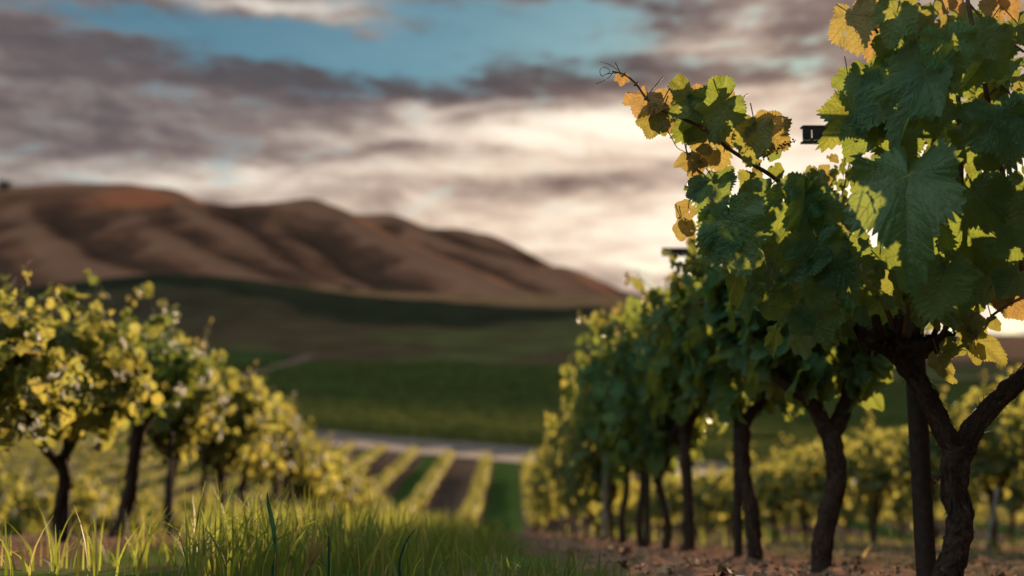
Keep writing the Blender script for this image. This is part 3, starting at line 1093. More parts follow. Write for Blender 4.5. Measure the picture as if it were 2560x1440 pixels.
# ---- posts
def post_at(u0, v0, u1, v1, y, r, label, bar=None, mat=M_METAL, name='trellis_post', group=None):
    b, t = P(u0, v0, y), P(u1, v1, y)
    zz = float(ground_z(b[0], b[1]))
    d = (t - b) / (t[2] - b[2])
    b = b + d * (zz - b[2])
    return thing_post(name, b, t, r, label, group, bar, mat)


post_at(2318, 1480, 2258, 330, 2.72, .026, 'thick dark post leaning beside the nearest vine trunk, with a slotted crossarm',
        (P(2004, 337, 2.70), P(2560, 337, 2.70), .021))
post_at(1845, 1425, 1842, 600, 4.55, .020, 'thin straight dark post with a black crossarm sticking out to the left',
        (P(1655, 630, 4.53), P(2010, 633, 4.53), .016))
for (u0, v0, v1, y, lab) in ((1618, 1370, 1000, 6.45, 'thin dark post among the crowded trunks of the right row'),
                             (1512, 1350, 1100, 8.0, 'pale thin stake among the crowded trunks of the right row')):
    post_at(u0, v0, u0 + 4, v1, y, .018 if v1 == 1000 else .024, lab, None, M_METAL if v1 == 1000 else M_STAKE, group='thin posts along the rows')
for (u0, v0, v1, y, lab) in ((165, 1330, 1040, 5.05, 'thin rust-brown post beside the trunk of the bushy vine at left'),
                             (425, 1300, 1040, 6.9, 'thin rust-brown post right of the thick bent trunk'),
                             (510, 1290, 1060, 7.9, 'thin dark post standing furthest right along the left row')):
    post_at(u0, v0, u0 + 2, v1, y, .017, lab, None, M_METAL, group='thin posts along the rows')
post_at(2462, 1400, 2494, 1220, 6.9, .014, 'slim grey stake leaning right at the right edge', None, M_STAKE, 'stake')
# ------------------------------------------------------------------ the nearest vine: trunk, arms, shoots and its large leaves
def hero():
    rg = np.random.default_rng(2)
    Y0 = 2.5
    b = P(2372, 1490, Y0)
    b[2] = float(ground_z(b[0], b[1]))
    root = empty('grapevine', b)
    tag(root, 'nearest grapevine at the right, dark shaggy trunk and large sharp leaves', 'grapevine', 'grapevines of the right-hand row')

    def L(u, v, Y=Y0):
        return P(u, v, Y) - b
    tr = MB()
    p, r, _ = tube(tr, [np.array([-.01, 0, -.07]), L(2368, 1450), L(2385, 1370), L(2400, 1290), L(2384, 1215), L(2396, 1120)], [.052, .043, .036, .038, .035, .040], 30, 90, .34, rg, ridges=7)
    bark_strips(tr, p, r, rg, 260, (.012, .05))
    tr.build('trunk', M_BARK, root)
    for arm in ([(2396, 1135, 2.5), (2362, 1075, 2.5), (2320, 990, 2.52), (2276, 930, 2.55), (2235, 880, 2.55), (2180, 850, 2.58), (2110, 815, 2.62)],
                [(2396, 1135, 2.5), (2440, 1060, 2.48), (2510, 985, 2.45), (2600, 915, 2.42), (2680, 880, 2.4)]):
        am = MB()
        rad = np.linspace(.034, .024, len(arm))
        rad[0] = .036
        p, r, _ = tube(am, [L(*q) for q in arm], rad, 26, 90, .36, rg, ridges=6)
        bark_strips(am, p, r, rg, 220, (.012, .045))
        am.build('arm', M_BARK, root)
    # the gnarled head and the short spurs that stand on it
    hd = MB()
    p, r, _ = tube(hd, [L(2225, 880, 2.55), L(2262, 868, 2.54), L(2310, 872, 2.52), L(2352, 850, 2.5), L(2375, 835, 2.5)], [.026, .030, .028, .022, .014], 24, 60, .45, rg)
    bark_strips(hd, p, r, rg, 120, (.012, .04))
    for (u, v, du, dv, rr) in ((2200, 845, -12, -55, .017), (2245, 850, 5, -60, .019), (2285, 850, 18, -28, .016), (2160, 838, -40, -40, .015), (2330, 850, 15, -35, .013), (2352, 838, 22, -28, .010), (2130, 820, -30, -30, .014)):
        tube(hd, [L(u, v, 2.55), L(u + du * .5, v + dv * .5, 2.53), L(u + du, v + dv, 2.52)], [rr, rr * .85, rr * .8], 14, 14, .5, rg)
    for _ in range(16):
        u, v = rg.uniform(2120, 2360), rg.uniform(835, 885)
        tube(hd, [L(u, v, 2.54), L(u + rg.normal() * 8, v - 10, 2.515)], [.010, .006], 10, 6, .6, rg)
    hd.build('head', M_BARK, root)

    can, fol = MB(), MB()
    pet = can
    # ---- canes
    canes = [
        ([(2250, 860, 2.55), (2190, 720, 2.50), (2080, 590, 2.42), (1950, 458, 2.30), (1880, 410, 2.25), (1820, 370, 2.22), (1760, 322, 2.20), (1690, 290, 2.20), (1640, 268, 2.20), (1615, 245, 2.20), (1590, 210, 2.20), (1560, 186, 2.20), (1530, 178, 2.20)],
         [.0075, .006, .0055, .0048, .0045, .0045, .0042, .0034, .0030, .0026, .0022, .0018, .0012]),
        ([(2130, 830, 2.55), (2000, 700, 2.45), (1900, 600, 2.35), (1826, 530, 2.28), (1800, 490, 2.26), (1770, 450, 2.25), (1740, 420, 2.25), (1722, 395, 2.25), (1712, 360, 2.25)],
         [.006, .005, .0045, .004, .0038, .0036, .003, .0024, .0014]),
        ([(2260, 840, 2.52), (2290, 650, 2.45), (2330, 420, 2.4), (2320, 200, 2.35), (2260, 60, 2.3), (2210, -40, 2.3)], [.007, .0065, .006, .0055, .005, .004]),
        ([(2360, 840, 2.5), (2400, 600, 2.45), (2400, 330, 2.4), (2380, 120, 2.4), (2330, -40, 2.38)], [.007, .006, .006, .005, .004]),
        ([(2600, 880, 2.42), (2540, 600, 2.38), (2480, 300, 2.34), (2430, 60, 2.3), (2410, -60, 2.3)], [.007, .006, .006, .005, .004]),
        ([(2245, 170, 2.36), (2205, 100, 2.34), (2185, 60, 2.33), (2190, 10, 2.33), (2230, -40, 2.33)], [.003, .0034, .003, .0026, .002]),
        ([(2560, 130, 2.3), (2490, 80, 2.3), (2450, 40, 2.3), (2420, 5, 2.3)], [.003, .003, .0025, .002]),
        ([(2600, 700, 2.42), (2530, 755, 2.36), (2480, 790, 2.33), (2430, 845, 2.32), (2370, 880, 2.33), (2350, 905, 2.34)], [.004, .0034, .003, .0026, .002, .0014]),
        ([(2090, 700, 2.5), (2085, 560, 2.5), (2110, 470, 2.5), (2125, 400, 2.48)], [.003, .0026, .002, .0015]), ([(2085, 560, 2.5), (2060, 480, 2.52), (2030, 430, 2.5)], [.0025, .002, .0012]), ([(2110, 620, 2.5), (2150, 540, 2.52), (2170, 470, 2.5)], [.0025, .002, .0012]),
        ([(2470, 240, 2.34), (2500, 215, 2.34), (2530, 240, 2.33), (2560, 260, 2.33)], [.0025, .0022, .002, .002]),
    ]
    for pts, rad in canes:
        tube(can, [L(*q) for q in pts], rad, 10, 12 * len(pts), .10, rg)
        for q, rr in list(zip(pts, rad))[1:-1]:       # nodes
            c = L(*q)
            tube(can, [c - (.004, 0, .004), c, c + (.004, 0, .004)], [rr * .8, rr * 1.5, rr * .8], 8, 6)
    # ---- tendrils at the tip of the long shoot
    for pts, rad in (([(1560, 188), (1540, 172), (1520, 160), (1500, 154)], .0009), ([(1548, 182), (1520, 184), (1505, 190), (1500, 176), (1512, 168), (1524, 176), (1520, 186)], .0011),
                     ([(1535, 180), (1520, 196), (1505, 204), (1490, 209)], .0012), ([(1668, 325), (1682, 350), (1694, 370), (1712, 380), (1730, 392)], .0011),
                     ([(1720, 395), (1716, 370), (1722, 345), (1735, 335)], .0010), ([(1730, 345), (1745, 355), (1765, 352), (1785, 345)], .0009)):
        td = MB()
        tube(td, [L(*q, 2.2 + .01 * math.sin(i * 2)) for i, q in enumerate(pts)], np.linspace(rad, rad * .55, len(pts)), 6, 10 * len(pts))
        td.build('tendril', M_CANE, root)
    # ---- young bunch of unripe berries hanging by the orange leaves
    cl = MB()
    ico_t = np.linspace(0, math.pi, 6)

    def berry(c, s):
        th = np.linspace(0, 2 * math.pi, 8, endpoint=False)
        V = [c + (0, 0, s)] + [c + s * np.array([math.sin(a) * math.cos(t), math.sin(a) * math.sin(t), math.cos(a)]) for a in ico_t[1:-1] for t in th] + [c - (0, 0, s)]
        k, kn = np.arange(8), (np.arange(8) + 1) % 8
        f = [np.stack([np.zeros(8, int), 1 + k, 1 + kn], 1), np.concatenate([np.stack([1 + i * 8 + k, 1 + (i + 1) * 8 + k, 1 + (i + 1) * 8 + kn, 1 + i * 8 + kn], 1) for i in range(3)]),
             np.stack([np.full(8, 33), 25 + kn, 25 + k], 1)]
        cl.add(V, f)
    for (pa, pb, n) in (((1905, 318), (1862, 385), 26), ((1905, 395), (1990, 350), 30), ((1900, 420), (1900, 410), 6)):
        tube(cl, [L(*pa, 2.22), L(*pb, 2.22)], [.0012, .0008], 6, 8)
        for i in range(n):
            t = rg.uniform()
            c = L(pa[0] + (pb[0] - pa[0]) * t + rg.normal() * 9, pa[1] + (pb[1] - pa[1]) * t + rg.normal() * 8, 2.22 + rg.normal() * .008)
            berry(c, rg.uniform(.0016, .0032))
    cl.build('berry_cluster', M_CANE, root)

    # ---- the leaves one can tell apart: stalk end, tip, width factor, distance, turn, tilt, young, tint
    K = [
        (2270, 436, 2256, 672, .80, 2.02, -8, 10, 0, .25),
        (2330, 440, 2335, 560, .95, 2.10, 35, -30, 0, .1), (2345, 430, 2310, 372, .9, 2.08, -20, -40, 0, .1),
        (2317, 178, 2198, 384, .62, 2.08, 40, 5, 0, .05), (2300, 200, 2350, 300, .8, 2.12, -25, 10, 0, .1),
        (2240, 175, 2150, 310, .85, 2.16, 30, 10, 0, .2), (2170, 200, 2150, 340, .72, 2.20, 48, 0, 0, .3),
        (2362, 96, 2408, 208, 1.0, 2.06, -10, 14, 0, .9), (2310, 70, 2300, 30, .9, 2.12, 20, 20, .2, .9),
        (2243, 30, 2212, 126, .86, 2.10, 12, 10, .1, .95), (2256, 98, 2210, 178, .95, 2.18, 20, 0, 0, .1),
        (2131, 36, 2148, 138, .95, 2.20, 15, 10, .55, .8), (2190, 20, 2120, 60, .8, 2.26, 20, 0, .6, .8), (2190, 60, 2172, 160, .55, 2.4, 10, 0, .9, .8),
        (2452, 84, 2520, 150, 1.1, 2.12, -25, 20, .05, .5), (2480, 110, 2440, 215, 1.0, 2.24, 10, 0, 0, .3),
        (2489, 300, 2545, 440, 1.15, 2.05, -18, 15, 0, 0), (2470, 305, 2392, 262, .95, 2.07, 20, 10, 0, 0), (2510, 330, 2470, 420, 1.0, 2.1, 10, 0, 0, .05), (2570, 300, 2545, 210, .9, 2.08, 0, 0, 0, .1),
        (2114, 275, 2076, 370, 1.05, 2.24, -20, 10, .05, .85), (2150, 325, 2118, 404, .9, 2.20, 30, 10, 0, .15), (2120, 186, 2100, 244, .85, 2.28, 35, 0, 0, .3),
        (1722, 240, 1668, 300, 1.1, 2.20, 10, 20, .1, .6), (1804, 258, 1692, 345, .86, 2.18, 25, 12, 0, .2), (1745, 252, 1738, 208, 1.3, 2.26, 0, 20, .9, .8), (1680, 262, 1640, 228, 1.1, 2.26, 15, 0, .8, .8),
        (1618, 238, 1590, 283, 1.2, 2.21, 20, 10, .9, .7), (1556, 192, 1552, 218, 1.0, 2.2, 30, 0, 1, .6), (1640, 285, 1622, 348, .95, 2.2, -15, 10, .35, .9), (1648, 300, 1660, 340, .8, 2.22, 10, 10, .3, .8),
        (1740, 318, 1720, 360, 1.2, 2.24, 0, 10, .3, .9), (1775, 322, 1810, 430, .95, 2.28, 10, 0, .55, 1), (1830, 262, 1800, 330, .8, 2.28, -20, 0, .5, .9),
        (1890, 325, 1868, 416, .9, 2.20, 25, 10, .2, .9), (1870, 320, 1838, 285, .95, 2.2, 25, 10, .2, .9), (1905, 328, 1985, 375, .95, 2.22, -10, 14, .6, .9), (1912, 318, 1950, 276, .95, 2.22, -10, 0, .6, .9),
        (1775, 380, 1760, 425, 1.0, 2.3, 0, 0, .5, 1), (1735, 400, 1686, 408, .9, 2.24, 20, 10, .6, .7), (1745, 405, 1722, 442, .9, 2.24, 10, 10, .7, .7), (1770, 375, 1740, 370, .8, 2.22, 10, 0, .5, .7),
        (1791, 458, 1735, 548, .86, 2.16, 18, 10, 0, .1), (1800, 452, 1826, 420, .8, 2.15, 0, 20, 0, .05), (1760, 465, 1710, 490, .9, 2.18, 20, 10, 0, .1),
        (1912, 480, 1835, 536, .9, 2.16, 15, 12, 0, .15), (1890, 470, 1850, 430, .9, 2.26, 10, 0, .2, .8), (1722, 520, 1690, 545, 1.0, 2.3, 10, 0, .6, .9), (1715, 560, 1700, 600, 1.1, 2.35, 10, 0, .55, .9), (1715, 560, 1730, 600, .7, 2.35, 10, 0, .55, .9),
        (1826, 549, 1872, 706, .95, 2.10, 14, 12, 0, .45), (1815, 555, 1770, 655, .85, 2.11, 24, 12, 0, .45),
        (2015, 492, 1990, 660, .62, 2.10, -35, 6, 0, .05), (2005, 495, 1905, 570, .80, 2.10, 8, 12, 0, .35), (2030, 500, 2085, 600, .82, 2.11, -15, 8, 0, .35), (1995, 480, 2050, 440, .8, 2.14, 0, -10, 0, .1),
        (2045, 622, 2046, 775, 1.02, 2.10, 4, 10, 0, .12), (2060, 625, 2150, 730, .8, 2.12, -20, 8, 0, .12), (2030, 630, 1955, 700, .8, 2.12, 20, 8, 0, .1),
        (2360, 682, 2316, 796, 1.12, 2.06, 5, 10, 0, .6), (2370, 680, 2460, 720, .9, 2.08, -10, 10, 0, .5), (2420, 700, 2400, 790, .8, 2.2, 0, 0, 0, .3),
        (2045, 780, 2058, 866, 1.25, 2.2, 0, 10, 0, .15), (2010, 790, 1980, 830, 1.1, 2.22, 10, 10, 0, .3), (2225, 670, 2240, 745, 1.15, 2.2, 0, 0, .1, .6), (2245, 740, 2262, 785, .4, 2.18, 30, 0, .1, .7),
        (1925, 675, 1912, 735, .5, 2.12, 55, 0, 0, 0), (1880, 730, 1862, 800, .45, 2.12, 30, 0, 0, .1), (1930, 730, 1930, 800, 1.1, 2.2, 0, 0, 0, .2),
        (2200, 635, 2195, 700, .5, 2.15, 55, 0, 0, 0), (2140, 560, 2165, 600, .7, 2.15, 20, 0, 0, .3),
        (2440, 480, 2520, 560, 1.0, 2.2, -20, 0, 0, .1), (2500, 600, 2555, 640, 1.0, 2.15, -10, 0, 0, .1), (2420, 560, 2440, 680, 1.1, 2.3, 0, 0, 0, .1), (2560, 470, 2540, 600, 1.0, 2.2, 10, 10, 0, .1),
        # sunlit young leaves on the low shoot
        (2425, 800, 2405, 850, 1.25, 2.30, 10, 20, .25, 1), (2405, 790, 2440, 830, 1.0, 2.32, -10, 0, .2, 1), (2390, 860, 2372, 895, 1.2, 2.3, 0, 0, .1, .8), (2350, 900, 2376, 965, .62, 2.30, 30, 10, .3, 1),
        (2440, 850, 2514, 900, .62, 2.30, -20, 20, .3, 1), (2440, 872, 2442, 918, .7, 2.30, 20, 10, .3, 1), (2480, 800, 2500, 830, .7, 2.3, 0, 0, .3, 1), (2520, 750, 2560, 800, 1.2, 2.36, 0, 0, .85, 1), (2330, 770, 2345, 825, .5, 2.34, 30, 0, .2, 1),
        (2490, 700, 2450, 760, 1.0, 2.3, 10, 0, .1, .6), (2540, 690, 2500, 745, 1.0, 2.25, 10, 0, 0, .3),
        # orange young leaves at the top right corner
        (2390, 5, 2402, 38, 1.0, 2.3, 0, 0, 1, .6), (2370, 20, 2350, -10, 1.2, 2.32, 0, 0, .9, .6), (2500, 30, 2455, 10, 1.2, 2.3, 10, 10, .95, .6), (2520, 20, 2560, -10, 1.2, 2.3, 0, 0, .95, .6), (2470, 60, 2430, 110, .5, 2.2, 40, 0, .4, .5), (2500, 225, 2476, 245, 1.3, 2.34, 0, 0, .4, 1), (2555, 220, 2570, 180, 1, 2.3, 0, 0, .3, .8), (2545, 60, 2560, 120, 1.2, 2.2, 0, 10, .1, .4),
        (2450, 250, 2476, 275, .9, 2.34, 0, 0, .5, 1), (2290, 140, 2262, 166, 1, 2.36, 0, 0, .8, 1), (2260, 10, 2300, -20, 1.2, 2.2, 0, 0, .2, .9), (2330, 20, 2320, 70, .8, 2.2, 0, 0, .2, .9), (2350, 60, 2380, 80, 1.3, 2.26, 0, 0, .4, 1),
        (2305, 245, 2312, 362, 1.0, 2.3, 10, 0, 0, .2), (2250, 325, 2238, 425, 1.0, 2.32, 0, 0, 0, .3), (2440, 325, 2455, 430, 1.1, 2.3, 0, 0, 0, .2), (2180, 300, 2190, 380, 1.0, 2.34, 0, 0, .1, .5), (2410, 170, 2425, 260, 1.0, 2.3, 0, 0, 0, .3),
        (2300, 560, 2330, 690, .8, 2.3, 20, 0, 0, .1), (2120, 640, 2180, 760, .9, 2.35, 0, 0, 0, .1), (1960, 610, 1920, 680, 1, 2.3, 0, 0, 0, .2),
    ]
    for (u0, v0, u1, v1, wf, Y, yaw, tilt, young_or_lit, tint) in K:
        p0 = P(u0, v0, Y)
        t = P(u1, v1, Y) - p0
        ln = np.linalg.norm(t)
        t = t / ln
        n = -p0 / np.linalg.norm(p0)
        n = n - t * (n @ t)
        n = n / np.linalg.norm(n)
        x = np.cross(t, n)
        a, c = R(tilt + rg.normal() * 9), R(yaw + rg.normal() * 14)
        # tilt swings the tip away from the lens, yaw turns the blade about its midrib
        t2 = t * math.cos(a) + n * math.sin(a) * (1 if rg.uniform() < .7 else -1)
        n2 = np.cross(x, t2) * 1.0
        if n2 @ n < 0:
            n2 = -n2
        n3 = n2 * math.cos(c) + x * math.sin(c)
        big = ln > .09
        geo = leaf_geo(250 if big else 130, 9 if big else 6, rg, wf=wf, droop=rg.uniform(.15, .5), fold=rg.uniform(.05, .32), wave=rg.uniform(.04, .09), teeth=rg.uniform(.05, .085), lobed=rg.uniform(.3, .8), hole=(rg.integers(1, 3) if rg.uniform() < .33 else 0))
        M = frame(n3, t2)
        put_leaf(fol, geo, p0 - b, M, ln / max(math.cos(a), .5) * (.95 if ln > .07 else 1.02), tint, young_or_lit)
        # its stalk bends back towards the canes
        q = p0 - b
        back = np.array([rg.normal() * .02 + .015, rg.uniform(.03, .09), rg.uniform(.01, .05)])
        tube(pet, [q + t * .001, q + back * .4 - t * .012, q + back - t * .03], [.0011, .0013, .0015], 6, 8)
    # ---- the leaves behind and between them
    blob = [  # centre, half widths in the view plane, distance, half depth, count, leaf size, share of young
        (2330, 90, 130, 90, 2.5, .16, 26, .075, .25), (2450, 230, 110, 150, 2.5, .20, 34, .08, .1), (2260, 300, 130, 150, 2.5, .2, 34, .085, .05),
        (2380, 500, 170, 170, 2.52, .2, 60, .09, 0), (2500, 560, 80, 150, 2.45, .16, 30, .09, 0), (2140, 500, 120, 90, 2.5, .16, 34, .06, .25),
        (2060, 470, 100, 80, 2.5, .14, 75, .040, .3), (2110, 580, 60, 60, 2.5, .1, 30, .04, .4), (1960, 480, 120, 60, 2.46, .12, 30, .055, .25), (1900, 590, 130, 80, 2.45, .16, 18, .06, .1), (2000, 690, 180, 90, 2.48, .18, 46, .08, .05),
        (2200, 700, 150, 90, 2.42, .14, 40, .08, .05), (2330, 700, 130, 80, 2.4, .12, 26, .075, .1), (2470, 680, 80, 60, 2.45, .12, 14, .07, .1),
        (1750, 290, 70, 50, 2.3, .05, 10, .045, .5), (1830, 380, 60, 50, 2.35, .06, 9, .05, .5), (1930, 400, 60, 40, 2.4, .06, 8, .045, .4), (1760, 480, 50, 60, 2.36, .06, 8, .05, .4), (1990, 800, 110, 50, 2.5, .12, 18, .07, 0), (2560, 100, 60, 100, 2.45, .1, 14, .07, .2), (2180, 60, 60, 50, 2.42, .08, 7, .06, .5),
        (2540, 330, 60, 160, 2.3, .1, 14, .09, .05),
    ]
    gs = [leaf_geo(84, 4, rg, wf=rg.uniform(.75, .95), droop=rg.uniform(.15, .5), fold=rg.uniform(.05, .3), wave=rg.uniform(.05, .1), teeth=.07, lobed=rg.uniform(.4, 1)) for _ in range(26)]
    for (u, v, ru, rv, Y, dY, cnt, sz, yg) in blob:
        for _ in range(int(cnt * .40)):
            d = rg.normal(size=2)
            d = d / np.linalg.norm(d) * math.sqrt(rg.uniform())
            p0 = P(u + d[0] * ru, v + d[1] * rv, Y + rg.uniform(-1, 1) * dY) - b
            n = np.array([rg.normal() * .8, rg.choice([-1, 1]) * .8, rg.normal() * .5 + .3])
            tip = np.array([rg.normal() * .5, rg.normal() * .4, -1.0])
            put_leaf(fol, gs[rg.integers(len(gs))], p0, frame(n, tip), sz * rg.uniform(.6, 1.1), rg.uniform(), rg.uniform(.2, .9) if rg.uniform() < yg else 0.0)
    can.build('canes', M_CANE, root)
    fol.build('foliage', M_LEAF, root)


hero()
# ------------------------------------------------------------------ vine rows on the valley floor
def valley_rows():
    lab = 'straight sunlit row of vines on the valley floor below the slope'
    for k in range(-23, 17):
        rg = np.random.default_rng(900 + k)
        x0 = 0.9 + 2.6 * k
        y1 = road_y(x0) - 11.5
        y0 = 36.0
        if k > 9:
            y0 = 34.0
        ln = y1 - y0
        if ln < 6:
            continue
        geos = [leaf_geo(8, 1, rg, droop=.3, teeth=0) for _ in range(5)]
        mb = MB()
        n = int(ln * 62)
        yy = rg.uniform(y0, y1, n)
        zz = rg.uniform(.45, 1.0, n) ** .7
        for j in range(n):
            y = yy[j]
            a = rg.uniform(-math.pi, math.pi)
            h = 1.08 * (1 + .12 * math.sin(y * 2.1 + k) + .06 * math.sin(y * 5.3))
            cz = .86
            ra = math.sqrt(rg.uniform(.35, 1))
            px, pz = .36 * ra * math.cos(a), cz + (h - cz) * ra * math.sin(a)
            if pz < .68:
                continue
            q = np.array([x0 + px, y, 0.0])
            q[2] = float(np.interp(y, _yy, _near)) + pz
            nrm = np.array([math.cos(a), rg.normal() * .4, math.sin(a) + .3]) + rg.normal(size=3) * .4
            put_leaf(mb, geos[j % 5], q, frame(nrm, np.array([math.cos(a), rg.normal() * .6, -.6])), rg.uniform(.11, .19), rg.uniform(), 0.0)
        root = empty('vine_row', (x0, (y0 + y1) / 2, -7.5))
        tag(root, lab, 'vine row', 'vine rows on the valley floor')
        o = mb.build('foliage', M_ROW, root)
        o.location = (-x0, -(y0 + y1) / 2, 7.5)
        st = MB()
        for y in np.arange(y0 + .5, y1, 1.2):
            zz_ = float(np.interp(y, _yy, _near))
            tube(st, [(x0, y, zz_ - .05), (x0 + rg.normal() * .03, y + rg.normal() * .03, zz_ + .4), (x0, y, zz_ + .8)], [.05, .04, .035], 5, 5, cap=False)
        o = st.build('trunks', M_BARK, root)
        o['kind'] = 'stuff'
        o.location = (-x0, -(y0 + y1) / 2, 7.5)


valley_rows()


# ------------------------------------------------------------------ the vineyard beyond the road: canopy of many far rows
def far_vineyard():
    rg = np.random.default_rng(77)
    mb = MB()
    for k in range(74):
        off = 7.5 + k * 2.7
        xs = np.arange(-150, 150, 1.6)
        base = road_y(xs) + off
        keep = base < 296
        if keep.sum() < 3:
            continue
        xs, base = xs[keep], base[keep]
        n = len(xs)
        prof = [(-.55, -.1), (-.62, .7), (-.35, 1.35), (.2, 1.42), (.6, .8), (.55, -.1)]
        V = []
        h = 1 + .13 * rg.normal(size=n)
        tx = np.interp(base, [q[1] for q in TRACK], [q[0] for q in TRACK])
        h = np.where((np.abs(xs - tx) < 4.5) & (base > 176), -.3, h)
        for dy, dz in prof:
            x = xs + rg.normal(size=n) * .15
            y = base + dy + rg.normal(size=n) * .12
            V.append(np.stack([x, y, ground_z(x, y) + dz * h], 1))
        V = np.stack(V, 1).reshape(-1, 3)
        m = len(prof)
        i = np.arange(n - 1)[:, None] * m + np.arange(m - 1)[None]
        f = np.stack([i, i + m, i + m + 1, i + 1], -1).reshape(-1, 4)
        mb.add(V, f, None, max(0.0, 1 - (off - 7.5) / 40.0) if off < 47 else 0.0)
    m, nt, out = new_mat('far vine canopy')
    young_or_lit = nt.new('ShaderNodeAttribute', attribute_name='rnd').outputs['Fac']  # rows nearest the road painted lighter, standing in for sunlight there
    geo = nt.new('ShaderNodeNewGeometry').outputs['Position']
    n1 = nt.noise(geo, 1.6, 6, 0.7)
    n2 = nt.noise(geo, 0.03, 4, 0.6)
    c = nt.mix(nt.sstep(n1, .3, .7), (.014, .026, .009), (.046, .062, .019))
    c = nt.mix(nt.math('MULTIPLY', nt.sstep(n2, .4, .7), .5), c, (.035, .06, .022))
    c = nt.mix(young_or_lit, c, nt.mix(nt.sstep(n1, .3, .7), (.045, .055, .014), (.13, .13, .036)))
    b = principled(nt, c, 1.0, 0.0, bump(nt, n1, 1.0, .4))
    nt.l.new(b.outputs[0], out.inputs[0])
    o = mb.build('far_vineyard', m)
    tag(o, 'broad green vineyard beyond the road, its rows merging into one mass', 'vineyard', kind='stuff')


far_vineyard()


# ------------------------------------------------------------------ far trees and bushes
def bush(name, u, v, Y, w, h, label, cat, trunk=True, group=None, dark=M_LEAF_FAR):
    rg = np.random.default_rng(int(u * 7 + v))
    p = P(u, v, Y)
    p[2] = p[2]
    root = empty(name, p)
    tag(root, label, cat, group)
    mb = MB()
    geos = [leaf_geo(7, 1, rg, teeth=0) for _ in range(4)]
    cl = rg.normal(size=(9, 3)) * (w * .28, w * .28, h * .2) + (0, 0, h * .58)
    for j in range(420):
        q = cl[rg.integers(9)] + rg.normal(size=3) * (w * .13, w * .13, h * .13)
        q[2] = max(q[2], h * .05)
        put_leaf(mb, geos[j % 4], q, frame(rg.normal(size=3) + (0, 0, .4), rg.normal(size=3)), w * .085, rg.uniform(), 0)
    mb.build('crown', dark, root)
    tb = MB()
    tube(tb, [(0, 0, -h * .2), (w * .02, 0, h * .3), (0, 0, h * .6)], [w * .05, w * .04, w * .02], 6, 8, .2, rg)
    tb.build('trunk', M_BARK, root)


M_TREE = mat_leaf('dark oak leaf', (.022, .035, .016), (.03, .04, .02), (.05, .05, .015), fine=False, rough=.7, trans=.15)
bush('oak_tree', 8, 480, 1285, 24, 15, 'small dark tree on the ridge line at the left edge', 'tree', dark=M_TREE)
bush('bush', 492, 906, 300, 5.2, 3.0, 'dark bush at the corner of the far green field', 'bush', dark=M_TREE)
bush('bush', 872, 735, 790, 9, 8, 'dark bush at the foot of the hills, left of the low trees', 'bush', dark=M_TREE)
for u_ in (930, 962):
    bush('oak_tree', u_, 748, 770, 11, 8, 'low dark tree at the foot of the hills', 'tree', group='low trees at the foot of the hills', dark=M_TREE)


# ------------------------------------------------------------------ grass
def mat_grass(name, c1, c2, glow, trans=.45):
    m, nt, out = new_mat(name)
    rnd = nt.new('ShaderNodeAttribute', attribute_name='rnd').outputs['Fac']
    aux = nt.new('ShaderNodeAttribute', attribute_name='aux').outputs['Fac']
    c = nt.mix(rnd, c1, c2)
    c = nt.mix(aux, c, (.32, .24, .10))
    b = principled(nt, c, .5, .35)
    tr = nt.new('ShaderNodeBsdfTranslucent')
    nt.put(tr.inputs[0], nt.mix(aux, glow, (.5, .36, .12)))
    mx = nt.new('ShaderNodeMixShader')
    mx.inputs[0].default_value = trans
    nt.l.new(b.outputs[0], mx.inputs[1])
    nt.l.new(tr.outputs[0], mx.inputs[2])
    nt.l.new(mx.outputs[0], out.inputs[0])
    return m


M_BLADE = mat_grass('blue green blade', (.012, .062, .040), (.03, .08, .04), (.04, .12, .05), trans=.2)
M_GRASS = mat_grass('green grass', (.030, .080, .020), (.090, .125, .026), (.38, .44, .06))


def blades(mb, x, y, h, w, rg, dry=0.0, lean=.35, seg=4):
    n = len(x)
    z = ground_z(x, y) - .01
    a = rg.uniform(0, 6.28, n)
    ld = rg.uniform(0, 6.28, n)
    la = np.abs(rg.normal(size=n)) * lean
    ts = np.linspace(0, 1, seg + 1)
    wx, wy = np.cos(a), np.sin(a)
    V = np.zeros((n, (seg + 1) * 2, 3))
    for i, t in enumerate(ts):
        bx = x + np.cos(ld) * la * h * t * t
        by = y + np.sin(ld) * la * h * t * t
        bz = z + h * t * (1 - .35 * la * t)
        ww = w * (1 - t ** 1.6) * .5 + .0003
        V[:, 2 * i] = np.stack([bx - wx * ww, by - wy * ww, bz], 1)
        V[:, 2 * i + 1] = np.stack([bx + wx * ww, by + wy * ww, bz], 1)
    m = (seg + 1) * 2
    q = np.array([[2 * i, 2 * i + 1, 2 * i + 3, 2 * i + 2] for i in range(seg)])
    f = (np.arange(n)[:, None, None] * m + q[None]).reshape(-1, 4)
    A = np.repeat(rg.uniform(0, 1, n), m)
    B = np.repeat((rg.uniform(0, 1, n) < dry) * rg.uniform(.4, 1, n), m)
    mb.add(V.reshape(-1, 3), f, None, A, B)


